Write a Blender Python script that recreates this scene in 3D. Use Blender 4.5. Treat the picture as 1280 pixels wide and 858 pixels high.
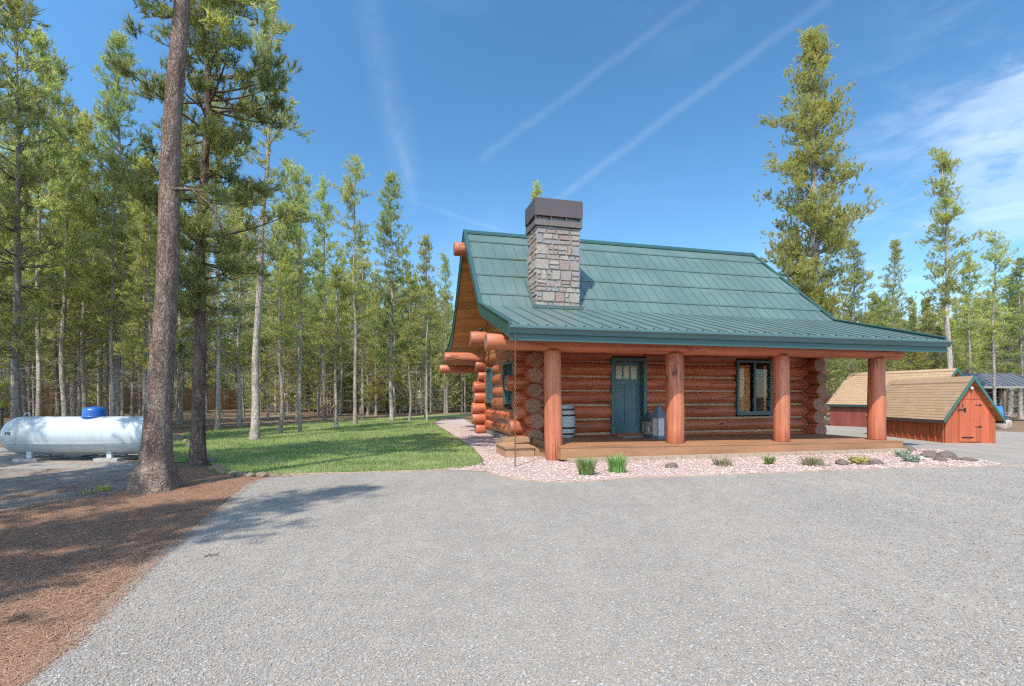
import bpy, bmesh, math, random
import numpy as np
from mathutils import Vector, noise as mnoise

for o in list(bpy.data.objects):
    bpy.data.objects.remove(o)
SC = bpy.context.scene
COL = SC.collection

# ------------------------------------------------------------------ camera, sky, sun, exposure
EYE, FOC, HZ = 1.5, 620.0, 496.0            # eye height, focal length and horizon row of the photograph
cam_d = bpy.data.cameras.new("camera")
cam = bpy.data.objects.new("camera", cam_d)
COL.objects.link(cam)
cam.location = (0, 0, EYE)
cam.rotation_euler = (math.radians(90), 0, 0)
cam_d.sensor_width = 36.0
cam_d.lens = 36.0 * FOC / 1280.0
cam_d.shift_y = (HZ - 429.0) / 1280.0
cam_d.clip_end = 3000
cam_d.clip_start = 0.05
SC.camera = cam

SHX, SHY = 0.288, 0.669                     # how far a shadow runs per metre of height
SUN_EL = math.atan(1.0 / math.hypot(SHX, SHY))
SUN_ROT = math.atan2(-SHX, -SHY)
sun_d = bpy.data.lights.new("sun", 'SUN')
sun_d.energy = 2.6
sun_d.angle = math.radians(0.5)
sun_d.color = (1.0, 0.94, 0.85)
sun = bpy.data.objects.new("sun", sun_d)
COL.objects.link(sun)
sun.rotation_euler = Vector((SHX, SHY, -1)).to_track_quat('-Z', 'Y').to_euler()

world = bpy.data.worlds.new("World")
SC.world = world
world.use_nodes = True
SC.view_settings.view_transform = 'Standard'
SC.view_settings.look = 'None'
SC.view_settings.gamma = 1.0
SC.view_settings.use_curve_mapping = False
SC.view_settings.exposure = 1.40
SKY_STRENGTH = 0.118
SC.cycles.filter_width = 1.25
SC.cycles.use_denoising = False
SC.cycles.use_adaptive_sampling = False
SC.cycles.sample_clamp_indirect = 4.0


class NT:
    """thin wrapper that makes node trees short to write"""
    def __init__(self, tree):
        self.t = tree
        self.t.nodes.clear()

    def n(self, kind, **kw):
        nd = self.t.nodes.new(kind)
        for k, v in kw.items():
            if k.startswith('i_'):
                key = k[2:]
                nd.inputs[int(key) if key.isdigit() else key.replace('_', ' ')].default_value = v
            else:
                setattr(nd, k, v)
        return nd

    def l(self, a, b):
        self.t.links.new(a, b)

    def put(self, v, sock):
        if isinstance(v, bpy.types.NodeSocket):
            self.l(v, sock)
        else:
            sock.default_value = v

    def math(self, op, a, b=0.0, c=None, clamp=False):
        nd = self.n('ShaderNodeMath', operation=op, use_clamp=clamp)
        self.put(a, nd.inputs[0]); self.put(b, nd.inputs[1])
        if c is not None:
            self.put(c, nd.inputs[2])
        return nd.outputs[0]

    def dot(self, a, vec):
        nd = self.n('ShaderNodeVectorMath', operation='DOT_PRODUCT')
        self.l(a, nd.inputs[0]); nd.inputs[1].default_value = vec
        return nd.outputs['Value']

    def smooth(self, v, a, b, lo=0.0, hi=1.0):
        nd = self.n('ShaderNodeMapRange', interpolation_type='SMOOTHSTEP')
        self.put(v, nd.inputs[0])
        nd.inputs[1].default_value = a; nd.inputs[2].default_value = b
        nd.inputs[3].default_value = lo; nd.inputs[4].default_value = hi
        return nd.outputs[0]

    def noise(self, vec, scale, detail=4, rough=0.6, dist=0.0):
        nd = self.n('ShaderNodeTexNoise')
        if vec is not None:
            self.l(vec, nd.inputs['Vector'])
        nd.inputs['Scale'].default_value = scale
        nd.inputs['Detail'].default_value = detail
        nd.inputs['Roughness'].default_value = rough
        nd.inputs['Distortion'].default_value = dist
        return nd.outputs['Fac']

    def ramp(self, fac, stops, interp='LINEAR'):
        nd = self.n('ShaderNodeValToRGB')
        cr = nd.color_ramp
        cr.interpolation = interp
        while len(cr.elements) < len(stops):
            cr.elements.new(0.5)
        for e, (p, c) in zip(cr.elements, stops):
            e.position = p
            e.color = (c[0], c[1], c[2], 1)
        self.put(fac, nd.inputs[0])
        return nd.outputs[0]

    def mix(self, fac, a, b, mode='MIX'):
        nd = self.n('ShaderNodeMix', data_type='RGBA', blend_type=mode)
        self.put(fac, nd.inputs[0])
        for v, s in ((a, nd.inputs[6]), (b, nd.inputs[7])):
            if isinstance(v, bpy.types.NodeSocket):
                self.l(v, s)
            else:
                s.default_value = (v[0], v[1], v[2], 1)
        return nd.outputs[2]

    def mapping(self, vec, scale=(1, 1, 1), loc=(0, 0, 0)):
        nd = self.n('ShaderNodeMapping')
        self.l(vec, nd.inputs[0])
        nd.inputs['Scale'].default_value = scale
        nd.inputs['Location'].default_value = loc
        return nd.outputs[0]

    def bump(self, h, strength=0.5, dist=0.02, normal=None):
        nd = self.n('ShaderNodeBump')
        nd.inputs['Strength'].default_value = strength
        nd.inputs['Distance'].default_value = dist
        self.l(h, nd.inputs['Height'])
        if normal is not None:
            self.l(normal, nd.inputs['Normal'])
        return nd.outputs[0]


def comb(N, v):
    nd = N.n('ShaderNodeCombineColor')
    for i in range(3):
        N.l(v, nd.inputs[i])
    return nd.outputs[0]


def pix_dir(px, py):
    return Vector(((px - 640) / FOC, 1.0, (HZ - py) / FOC)).normalized()


def make_sky():
    N = NT(world.node_tree)
    out = N.n('ShaderNodeOutputWorld')
    bg = N.n('ShaderNodeBackground')
    bg.inputs['Strength'].default_value = SKY_STRENGTH
    N.l(bg.outputs[0], out.inputs[0])
    sky = N.n('ShaderNodeTexSky', sky_type='NISHITA')
    sky.sun_disc = False
    sky.sun_elevation = SUN_EL
    sky.sun_rotation = SUN_ROT
    sky.altitude = 1300
    sky.air_density = 1.0
    sky.dust_density = 0.3
    sky.ozone_density = 2.0
    tc = N.n('ShaderNodeTexCoord')
    d = tc.outputs['Generated']
    nz = N.noise(d, 9.0, 5, 0.6)
    nf = N.noise(d, 40.0, 4, 0.65)
    total = None

    def streak(p0, p1, width, amount, a_in=0.05, a_out=0.05, rag=0.5):
        d0, d1 = pix_dir(*p0), pix_dir(*p1)
        nn = d0.cross(d1).normalized()
        ax = (d1 - d0 * d0.dot(d1)).normalized()       # along the streak
        L = math.acos(max(-1, min(1, d0.dot(d1))))
        across = N.math('ABSOLUTE', N.math('ADD', N.dot(d, nn), N.math('MULTIPLY', N.math('SUBTRACT', nz, 0.5), width * 1.2)))
        prof = N.smooth(across, 0.0, width, 1.0, 0.0)
        al = N.math('ARCTAN2', N.dot(d, ax), N.dot(d, d0))
        m = N.math('MULTIPLY', N.smooth(al, -a_in, a_in), N.smooth(al, L - a_out, L + a_out, 1.0, 0.0))
        rg = N.math('ADD', 1.0 - rag, N.math('MULTIPLY', N.smooth(nf, 0.3, 0.7), rag))
        return N.math('MULTIPLY', N.math('MULTIPLY', N.math('MULTIPLY', prof, m), rg), amount)

    parts = [streak((600, 200), (880, -8), 0.011, 0.06, 0.01, 0.2, .55),
             streak((672, 268), (1045, -8), 0.012, 0.075, 0.05, 0.2, .35),
             streak((455, -20), (512, 235), 0.040, 0.055, 0.1, 0.03, .6),
             streak((492, 150), (518, 258), 0.016, 0.05, 0.05, 0.02, .5),
             streak((525, 255), (650, 296), 0.006, 0.06, 0.05, 0.1, .5)]
    # thin cirrus and one brighter cloud low on the right
    st = N.mapping(d, (3.0, 3.0, 9.0))
    cn = N.noise(st, 2.6, 7, 0.62, 0.6)
    low = N.smooth(N.dot(d, pix_dir(1260, 290)), 0.93, 1.0)
    parts.append(N.math('MULTIPLY', N.math('MULTIPLY', N.smooth(cn, 0.42, 0.75), low), 0.22))
    c2 = N.noise(N.mapping(d, (5, 5, 12), (3.1, 0.4, 1.0)), 2.2, 7, 0.6, 0.3)
    core = N.smooth(N.dot(d, pix_dir(1330, 175)), 0.985, 0.9985)
    parts.append(N.math('MULTIPLY', N.smooth(N.math('ADD', N.math('MULTIPLY', core, 0.36), c2), 0.62, 0.9), N.math('MULTIPLY', core, 0.32)))
    wide = N.smooth(N.noise(N.mapping(d, (2, 2, 4), (5, 1, 0)), 2.0, 5, 0.6), 0.5, 0.8)
    parts.append(N.math('MULTIPLY', wide, 0.04))
    for p in parts:
        total = p if total is None else N.math('ADD', total, p)
    total = N.math('MINIMUM', total, 1.0)
    hs = N.n('ShaderNodeHueSaturation')
    hs.inputs['Saturation'].default_value = 1.2
    hs.inputs['Hue'].default_value = 0.492
    hs.inputs['Value'].default_value = 1.0
    N.l(sky.outputs[0], hs.inputs['Color'])
    # the sky is deep blue away from the sun; unseen behind the camera it is brightened, with white cloud added as fill
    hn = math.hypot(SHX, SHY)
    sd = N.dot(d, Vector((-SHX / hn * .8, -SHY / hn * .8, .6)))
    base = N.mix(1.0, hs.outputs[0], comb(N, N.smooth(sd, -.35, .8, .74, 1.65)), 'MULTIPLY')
    fill_cloud = N.math('MULTIPLY', N.smooth(sd, .35, .9), N.smooth(N.noise(N.mapping(d, (2, 2, 3), (1.3, .2, 4)), 2.2, 6, .6), .42, .62, 0, .75))
    base = N.mix(fill_cloud, base, (8.6, 8.6, 8.5))
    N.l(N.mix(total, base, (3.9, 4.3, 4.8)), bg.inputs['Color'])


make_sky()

# ------------------------------------------------------------------ mesh building


class MB:
    """collects faces; build() links them as ONE mesh object"""
    def __init__(self):
        self.V = []; self.nv = 0
        self.F = []

    def add(self, V, F, mat=0, uv=None, smooth=False):
        V = np.asarray(V, dtype=np.float64).reshape(-1, 3)
        F = np.asarray(F, dtype=np.int64)
        if F.ndim == 1:
            F = F.reshape(1, -1)
        self.F.append((F + self.nv, mat, None if uv is None else np.asarray(uv, dtype=np.float64), smooth))
        self.V.append(V)
        self.nv += len(V)
        return self

    def hexa(self, P, mat=0, grain=None, smooth=False, off=None):
        """P: 8 points, bottom ring 0-3, top ring 4-7"""
        P = np.asarray(P, dtype=np.float64)
        Fq = [[0, 3, 2, 1], [4, 5, 6, 7], [0, 1, 5, 4], [1, 2, 6, 5], [2, 3, 7, 6], [3, 0, 4, 7]]
        dims = [np.linalg.norm(P[1] - P[0]), np.linalg.norm(P[3] - P[0]), np.linalg.norm(P[4] - P[0])]
        g = int(np.argmax(dims)) if grain is None else grain
        ax = [P[1] - P[0], P[3] - P[0], P[4] - P[0]]
        gv = ax[g] / (np.linalg.norm(ax[g]) + 1e-9)
        others = [ax[i] / (np.linalg.norm(ax[i]) + 1e-9) for i in range(3) if i != g]
        o = np.random.RandomState(int(abs(P.sum() * 1000)) % 99991).rand(2) * 7 if off is None else off
        uv = []
        for f in Fq:
            for i in f:
                q = P[i] - P[0]
                uv.append((q @ gv + o[0], q @ others[0] + q @ others[1] + o[1]))
        return self.add(P, Fq, mat, np.array(uv).reshape(6, 4, 2), smooth)

    def box(self, a, b, mat=0, grain=None):
        x0, y0, z0 = a; x1, y1, z1 = b
        return self.hexa([(x0, y0, z0), (x1, y0, z0), (x1, y1, z0), (x0, y1, z0),
                          (x0, y0, z1), (x1, y0, z1), (x1, y1, z1), (x0, y1, z1)], mat, grain)

    def bar(self, p0, p1, w, h, mat=0, up=(0, 0, 1)):
        p0, p1, up = map(lambda q: np.asarray(q, float), (p0, p1, up))
        d = p1 - p0; d /= np.linalg.norm(d)
        s = np.cross(d, up); s /= np.linalg.norm(s)
        u = np.cross(s, d)
        s, u = s * w / 2, u * h / 2
        return self.hexa([p0 - s - u, p1 - s - u, p1 + s - u, p0 + s - u, p0 - s + u, p1 - s + u, p1 + s + u, p0 + s + u], mat, 0)

    def prism(self, poly, vec, mat=0, matside=None):
        """flat polygon (3D points) extruded along vec"""
        P = np.asarray(poly, float); n = len(P)
        Q = np.vstack([P, P + np.asarray(vec, float)])
        e1 = P[1] - P[0]; e1 /= np.linalg.norm(e1)
        nn = np.cross(e1, P[2] - P[0]); nn /= np.linalg.norm(nn)
        e2 = np.cross(nn, e1)
        uvp = np.stack([(P - P[0]) @ e1, (P - P[0]) @ e2], 1)
        self.add(Q, [list(range(n - 1, -1, -1))], mat, uvp[::-1].reshape(1, n, 2))
        k = self.nv - 2 * n
        self.F.append((np.array([[k + n + i for i in range(n)]]), mat, uvp.reshape(1, n, 2), False))
        ms = mat if matside is None else matside
        for i in range(n):
            j = (i + 1) % n
            L = np.linalg.norm(P[j] - P[i]); H = np.linalg.norm(vec)
            self.F.append((np.array([[k + i, k + j, k + n + j, k + n + i]]), ms, np.array([[[0, 0], [L, 0], [L, H], [0, H]]]), False))
        return self

    def tube(self, path, radii, sides=10, mat=0, cap=None, smooth=True, rfun=None, uvo=(0, 0)):
        P = np.asarray(path, float); n = len(P)
        R = np.broadcast_to(np.asarray(radii, float), (n,))
        T = np.gradient(P, axis=0)
        T /= np.linalg.norm(T, axis=1)[:, None] + 1e-12
        ref = np.array([0, 0, 1.0]) if abs(T[0][2]) < 0.8 else np.array([1.0, 0, 0])
        A = np.cross(T, ref); A /= np.linalg.norm(A, axis=1)[:, None] + 1e-12
        B = np.cross(T, A)
        th = np.arange(sides) * 2 * math.pi / sides
        rr = R[:, None] * np.ones((n, sides))
        if rfun is not None:
            rr = rr * rfun(n, sides)
        V = P[:, None, :] + rr[:, :, None] * (np.cos(th)[None, :, None] * A[:, None, :] + np.sin(th)[None, :, None] * B[:, None, :])
        i = np.arange(n - 1)[:, None]; j = np.arange(sides)[None, :]; j2 = (j + 1) % sides
        F = np.stack([i * sides + j, (i + 1) * sides + j, (i + 1) * sides + j2, i * sides + j2], -1).reshape(-1, 4)
        L = np.concatenate([[0], np.cumsum(np.linalg.norm(np.diff(P, axis=0), axis=1))])
        rm = R.mean()
        u = lambda k: np.broadcast_to(L[k], (n - 1, sides)) + uvo[0]
        w = lambda k: np.broadcast_to(k, (n - 1, sides)) * (2 * math.pi / sides) * rm + uvo[1]
        ii = np.arange(n - 1)[:, None]
        UV = np.stack([np.stack([u(ii), w(j)], -1), np.stack([u(ii + 1), w(j)], -1), np.stack([u(ii + 1), w(j + 1)], -1), np.stack([u(ii), w(j + 1)], -1)], 2).reshape(-1, 4, 2)
        base = self.nv
        self.add(V.reshape(-1, 3), F, mat, UV, smooth)
        if cap is not None:
            for k, rev in ((0, False), (n - 1, True)):
                ids = [base + k * sides + q for q in range(sides)]
                uvc = np.stack([np.cos(th) * rr[k], np.sin(th) * rr[k]], 1)
                if rev:
                    ids = ids[::-1]; uvc = uvc[::-1]
                self.F.append((np.array([ids]), cap, uvc.reshape(1, sides, 2), False))
        return self

    def lathe(self, prof, centre=(0, 0, 0), sides=20, mat=0, smooth=True, axis='z'):
        c = np.asarray(centre, float)
        th = np.arange(sides) * 2 * math.pi / sides
        rows = []
        for r, z in prof:
            if axis == 'z':
                rows.append(np.stack([r * np.cos(th), r * np.sin(th), np.full(sides, z)], 1))
            elif axis == 'x':
                rows.append(np.stack([np.full(sides, z), r * np.cos(th), r * np.sin(th)], 1))
            else:
                rows.append(np.stack([r * np.sin(th), np.full(sides, z), r * np.cos(th)], 1))
        V = np.concatenate(rows) + c
        n = len(prof)
        i = np.arange(n - 1)[:, None]; j = np.arange(sides)[None, :]; j2 = (j + 1) % sides
        F = np.stack([i * sides + j, i * sides + j2, (i + 1) * sides + j2, (i + 1) * sides + j], -1).reshape(-1, 4)
        uv = np.zeros((len(F), 4, 2))
        uv[:, :, 0] = V[F][:, :, 2]; uv[:, :, 1] = V[F][:, :, 0] + V[F][:, :, 1]
        return self.add(V, F, mat, uv, smooth)

    def mesh(self, name, mats):
        me = bpy.data.meshes.new(name)
        V = np.concatenate(self.V)
        lv, ls, mi, sm, uvs = [], [], [], [], []
        pos = 0
        for F, m, uv, s in self.F:
            k = F.shape[1]
            lv.append(F.reshape(-1))
            ls.append(pos + np.arange(len(F)) * k)
            pos += F.size
            mi.append(np.full(len(F), m)); sm.append(np.full(len(F), s))
            uvs.append(np.zeros((F.size, 2)) if uv is None else uv.reshape(-1, 2))
        lv = np.concatenate(lv); ls = np.concatenate(ls)
        me.vertices.add(len(V)); me.vertices.foreach_set('co', V.astype(np.float32).ravel())
        me.loops.add(len(lv)); me.loops.foreach_set('vertex_index', lv.astype(np.int32))
        me.polygons.add(len(ls)); me.polygons.foreach_set('loop_start', ls.astype(np.int32))
        me.polygons.foreach_set('material_index', np.concatenate(mi).astype(np.int32))
        me.polygons.foreach_set('use_smooth', np.concatenate(sm).astype(bool))
        ul = me.uv_layers.new(name='UVMap')
        ul.data.foreach_set('uv', np.concatenate(uvs).astype(np.float32).ravel())
        me.update(calc_edges=True)
        for m in (mats if isinstance(mats, (list, tuple)) else [mats]):
            me.materials.append(m)
        return me

    def build(self, name, mats, parent=None, fix=False):
        me = self.mesh(name, mats)
        if fix:
            bm = bmesh.new(); bm.from_mesh(me)
            bmesh.ops.recalc_face_normals(bm, faces=bm.faces)
            bm.to_mesh(me); bm.free()
        o = bpy.data.objects.new(name, me)
        COL.objects.link(o)
        if parent is not None:
            o.parent = parent
        return o


def tag(o, label, cat, group=None, kind=None):
    o['label'] = label
    o['category'] = cat
    if group:
        o['group'] = group
    if kind:
        o['kind'] = kind
    return o


def empty(name, loc, rz=0.0):
    o = bpy.data.objects.new(name, None)
    o.empty_display_size = 0.2
    COL.objects.link(o)
    o.location = loc
    o.rotation_euler = (0, 0, rz)
    return o


def copy_tree(o, parent=None):
    c = o.copy(); COL.objects.link(c)
    c.parent = parent
    for ch in list(o.children):
        copy_tree(ch, c)
    return c


def structure(o):
    o['kind'] = 'structure'
    return o


def G(px, py):
    """ground point seen at a pixel of the photograph (used once, to survey the place)"""
    Y = FOC * EYE / (py - HZ)
    return ((px - 640) / FOC * Y, Y)


# ------------------------------------------------------------------ materials
def new_mat(name):
    m = bpy.data.materials.new(name)
    m.use_nodes = True
    N = NT(m.node_tree)
    out = N.n('ShaderNodeOutputMaterial')
    b = N.n('ShaderNodeBsdfPrincipled')
    N.l(b.outputs[0], out.inputs[0])
    return m, N, b, out


TONE = .80                                  # overall level of all painted, wooden and mineral surfaces


def base(N, b, c):
    N.l(N.mix(1.0, c, (TONE, TONE, TONE), 'MULTIPLY'), b.inputs['Base Color'])


def m_plain(name, col, rough=0.6, metal=0.0, vary=0.12, scale=6.0, bump=0.0, spec=0.5):
    m, N, b, out = new_mat(name)
    tc = N.n('ShaderNodeTexCoord').outputs['Object']
    f = N.noise(tc, scale, 6, 0.65)
    lo = tuple(c * (1 - vary * 1.6) for c in col); hi = tuple(min(1, c * (1 + vary * 1.6)) for c in col)
    base(N, b, N.ramp(f, [(0.25, lo), (0.75, hi)]))
    b.inputs['Roughness'].default_value = rough
    b.inputs['Metallic'].default_value = metal
    b.inputs['Specular IOR Level'].default_value = spec
    if bump:
        N.l(N.bump(N.noise(tc, scale * 8, 4), bump, 0.01), b.inputs['Normal'])
    return m


def m_wood(name, dark, mid, light, rough=0.55, su=0.9, sv=22, cracks=0.0, island=0.18, bump=0.35, spec=0.4, knots=0.0, boards=0.0, cw=.014, con=0.0):
    """grain runs along u of the UV map (metres)"""
    m, N, b, out = new_mat(name)
    uv = N.n('ShaderNodeUVMap').outputs[0]
    rnd = N.n('ShaderNodeNewGeometry').outputs['Random Per Island']
    g1 = N.noise(N.mapping(uv, (su, sv, 1)), 1.0, 6, 0.62, 0.3)
    g2 = N.noise(N.mapping(uv, (0.35, 1.3, 1)), 1.6, 4, 0.6)
    c = N.ramp(g1, [(0.28 + con, dark), (0.5, mid), (0.74 - con, light)])
    c = N.mix(0.55, c, N.ramp(g2, [(0.3, tuple(x * 0.55 for x in mid)), (0.7, tuple(min(1, x * 1.3) for x in mid))]))
    v = N.math('ADD', 1.0 - island, N.math('MULTIPLY', rnd, 2 * island))
    c = N.mix(1.0, c, comb(N, v), 'MULTIPLY')
    h = g1
    if cracks:
        cr = N.noise(N.mapping(uv, (0.45, 9, 1)), 1.0, 3, 0.5, 0.2)
        line = N.smooth(N.math('ABSOLUTE', N.math('SUBTRACT', cr, 0.5)), 0.0, cw, 1.0, 0.0)
        gate = N.smooth(N.noise(N.mapping(uv, (0.5, 2.0, 1)), 1.0, 2), 0.5, 0.62)
        line = N.math('MULTIPLY', N.math('MULTIPLY', line, gate), cracks)
        c = N.mix(line, c, tuple(x * 0.22 for x in dark))
        h = N.math('SUBTRACT', g1, N.math('MULTIPLY', line, 1.5))
    if knots:
        vo = N.n('ShaderNodeTexVoronoi')
        N.l(N.mapping(uv, (2.2, 5.5, 1)), vo.inputs['Vector']); vo.inputs['Scale'].default_value = 1.0
        kk = N.smooth(vo.outputs['Distance'], 0.05, 0.15, knots, 0.0)
        c = N.mix(kk, c, tuple(x * 0.35 for x in dark))
    if boards:
        sx = N.n('ShaderNodeSeparateXYZ'); N.l(uv, sx.inputs[0])
        q = N.math('DIVIDE', sx.outputs[1], boards)
        fr = N.math('FRACT', q)
        gap = N.math('MAXIMUM', N.smooth(fr, 0, .09, 1, 0), N.smooth(fr, .93, 1, 0, 1))
        wn = N.n('ShaderNodeTexWhiteNoise', noise_dimensions='1D'); N.l(N.math('FLOOR', q), wn.inputs['W'])
        c = N.mix(1.0, c, comb(N, N.math('ADD', .75, N.math('MULTIPLY', wn.outputs['Value'], .5))), 'MULTIPLY')
        c = N.mix(N.math('MULTIPLY', gap, .75), c, tuple(x * .3 for x in dark))
        h = N.math('SUBTRACT', h, gap)
    base(N, b, c)
    b.inputs['Roughness'].default_value = rough
    b.inputs['Specular IOR Level'].default_value = spec
    N.l(N.bump(h, bump, 0.012), b.inputs['Normal'])
    return m


M = {}
M['log'] = m_wood('stained_log', (.15, .034, .015), (.45, .118, .052), (.70, .27, .135), 0.40, 0.5, 11, cracks=1.0, island=0.22, bump=0.6, cw=.02, con=.03, knots=.5)
M['log_weathered'] = m_wood('weathered_log', (.24, .10, .055), (.40, .18, .11), (.52, .27, .18), 0.6, 0.7, 14, cracks=0.8, island=0.2, bump=0.5)
M['post'] = m_wood('post_log', (.24, .065, .030), (.50, .155, .076), (.68, .28, .16), 0.5, 0.5, 13, cracks=1.0, island=0.08, bump=0.7, cw=.024, con=.05, knots=.5)


def m_endgrain():
    m, N, b, out = new_mat('log_end_grain')
    uv = N.n('ShaderNodeUVMap').outputs[0]
    nd = N.n('ShaderNodeVectorMath', operation='LENGTH'); N.l(uv, nd.inputs[0])
    wob = N.noise(N.mapping(uv, (1, 1, 1)), 7.0, 4)
    r = N.math('ADD', nd.outputs['Value'], N.math('MULTIPLY', wob, 0.03))
    ring = N.math('SINE', N.math('MULTIPLY', r, 420.0))
    c = N.mix(N.smooth(ring, -1, 1), (.30, .145, .085), (.42, .22, .135))
    c = N.mix(N.smooth(N.noise(uv, 16, 5), 0.35, 0.75, 0, .7), c, (.17, .085, .055))
    sp = N.n('ShaderNodeSeparateXYZ'); N.l(uv, sp.inputs[0])
    an = N.math('ARCTAN2', sp.outputs[1], sp.outputs[0])
    ck = N.noise(comb(N, N.math('MULTIPLY', an, 1.9)), 1.0, 2)
    line = N.smooth(N.math('ABSOLUTE', N.math('SUBTRACT', ck, 0.5)), 0, 0.012, 0.8, 0)
    c = N.mix(line, c, (.05, .02, .012))
    rnd = N.n('ShaderNodeNewGeometry').outputs['Random Per Island']
    c = N.mix(1.0, c, comb(N, N.math('ADD', 0.7, N.math('MULTIPLY', rnd, 0.5))), 'MULTIPLY')
    base(N, b, c)
    b.inputs['Roughness'].default_value = 0.75
    N.l(N.bump(ring, 0.12, 0.004), b.inputs['Normal'])
    return m


M['end'] = m_endgrain()
M['chink'] = m_plain('chinking', (.44, .30, .19), 0.9, vary=.15)
M['siding'] = m_wood('gable_siding', (.30, .10, .03), (.48, .19, .062), (.60, .29, .11), 0.5, 0.8, 16, island=.2, knots=.75)
M['soffit'] = m_wood('soffit_wood', (.46, .17, .05), (.68, .30, .10), (.78, .41, .16), 0.55, 0.8, 16, island=.05, knots=.7, boards=.16)
M['deck'] = m_wood('deck_stain', (.27, .125, .058), (.36, .175, .085), (.43, .22, .115), 0.65, 1.4, 18, island=.07, bump=.2)
M['step'] = m_wood('step_wood', (.27, .14, .075), (.40, .23, .13), (.48, .29, .17), 0.7, 1.4, 20, island=.15, bump=.2)
M['foundation'] = m_plain('foundation', (.20, .185, .16), 0.9, vary=.3, scale=4, bump=.3)


def m_metal_roof(name, col, rough):
    m, N, b, out = new_mat(name)
    tc = N.n('ShaderNodeTexCoord').outputs['Object']
    f = N.noise(N.mapping(tc, (.8, .6, .6)), 1.0, 5, .6)
    f2 = N.noise(tc, 14, 4, .6)
    c = N.mix(N.smooth(f, .3, .75), tuple(x * .9 for x in col), tuple(x * 1.1 for x in col))
    c = N.mix(N.smooth(f2, .55, .8, 0, .25), c, tuple(min(1, x * 1.2 + .03) for x in col))
    base(N, b, c)
    N.l(N.smooth(f, .2, .8, rough - .08, rough + .1), b.inputs['Roughness'])
    b.inputs['Specular IOR Level'].default_value = 0.5
    b.inputs['Coat Weight'].default_value = 0.12
    b.inputs['Coat Roughness'].default_value = 0.35
    N.l(N.bump(N.noise(N.mapping(tc, (1.0, .8, .8)), 1.3, 2), .05, .02), b.inputs['Normal'])
    return m


M['roof'] = m_metal_roof('green_roof_metal', (.106, .162, .140), .42)
M['trim'] = m_metal_roof('green_trim', (.024, .085, .076), .45)
M['gutter'] = m_metal_roof('gutter_green', (.055, .130, .125), .36)
M['seam'] = m_plain('roof_seam', (.070, .110, .098), .5)
M['roof_dark'] = m_plain('roof_shade_and_guard', (.012, .025, .024), .7)
M['door'] = m_plain('door_paint', (.060, .145, .175), .42, vary=.06, scale=3)
M['door_trim'] = m_plain('door_trim_paint', (.070, .135, .130), .5, vary=.08, scale=3)
M['win_trim'] = m_plain('window_paint', (.055, .115, .115), .45, vary=.08)
M['black'] = m_plain('black_iron', (.018, .017, .017), .45, .3)
M['brown_metal'] = m_plain('brown_metal', (.105, .075, .070), .45, .2, vary=.07, scale=2)
M['cap_band'] = m_plain('cap_band', (.14, .115, .10), .6, vary=.15)
M['mortar'] = m_plain('mortar', (.40, .36, .33), .95, vary=.15, scale=20, bump=.4)


def m_stone_blocks():
    m, N, b, out = new_mat('ashlar_stone')
    tc = N.n('ShaderNodeTexCoord').outputs['Object']
    rnd = N.n('ShaderNodeNewGeometry').outputs['Random Per Island']
    c = N.ramp(rnd, [(0, (.34, .28, .25)), (.16, (.30, .30, .31)), (.3, (.40, .35, .30)), (.45, (.36, .23, .19)), (.53, (.28, .30, .33)),
                     (.68, (.36, .30, .27)), (.82, (.43, .39, .34)), (.93, (.33, .25, .22))], 'CONSTANT')
    f = N.noise(tc, 14, 6, .7)
    c = N.mix(.10, c, (.36, .30, .26))
    c = N.mix(N.smooth(f, .3, .75, .0, .6), c, (.18, .15, .13))
    c = N.mix(N.smooth(N.noise(tc, 5, 4), .5, .75, 0, .4), c, (.42, .34, .26))
    base(N, b, c)
    b.inputs['Roughness'].default_value = .9
    N.l(N.bump(f, .7, .03), b.inputs['Normal'])
    return m


M['stone'] = m_stone_blocks()


def m_glass(name='window_glass', dark=(.02, .025, .028)):
    m = bpy.data.materials.new(name); m.use_nodes = True
    N = NT(m.node_tree)
    out = N.n('ShaderNodeOutputMaterial')
    tr = N.n('ShaderNodeBsdfTransparent'); tr.inputs[0].default_value = (.93, .95, .95, 1)
    gl = N.n('ShaderNodeBsdfGlossy'); gl.inputs['Roughness'].default_value = .03
    lw = N.n('ShaderNodeLayerWeight'); lw.inputs['Blend'].default_value = .3
    mx = N.n('ShaderNodeMixShader')
    N.l(N.math('ADD', N.math('MULTIPLY', N.math('POWER', lw.outputs['Facing'], 4.0), .6), .03), mx.inputs[0])
    N.l(tr.outputs[0], mx.inputs[1]); N.l(gl.outputs[0], mx.inputs[2])
    N.l(mx.outputs[0], out.inputs[0])
    return m


M['glass'] = m_glass()
M['lite'] = m_plain('door_light_glass', (.40, .37, .24), .25, vary=.35, scale=26)
M['curtain'] = m_plain('curtain_fabric', (.66, .32, .12), .85, vary=.15, scale=9)
M['interior'] = m_plain('interior_dark', (.03, .028, .025), .9)


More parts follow.
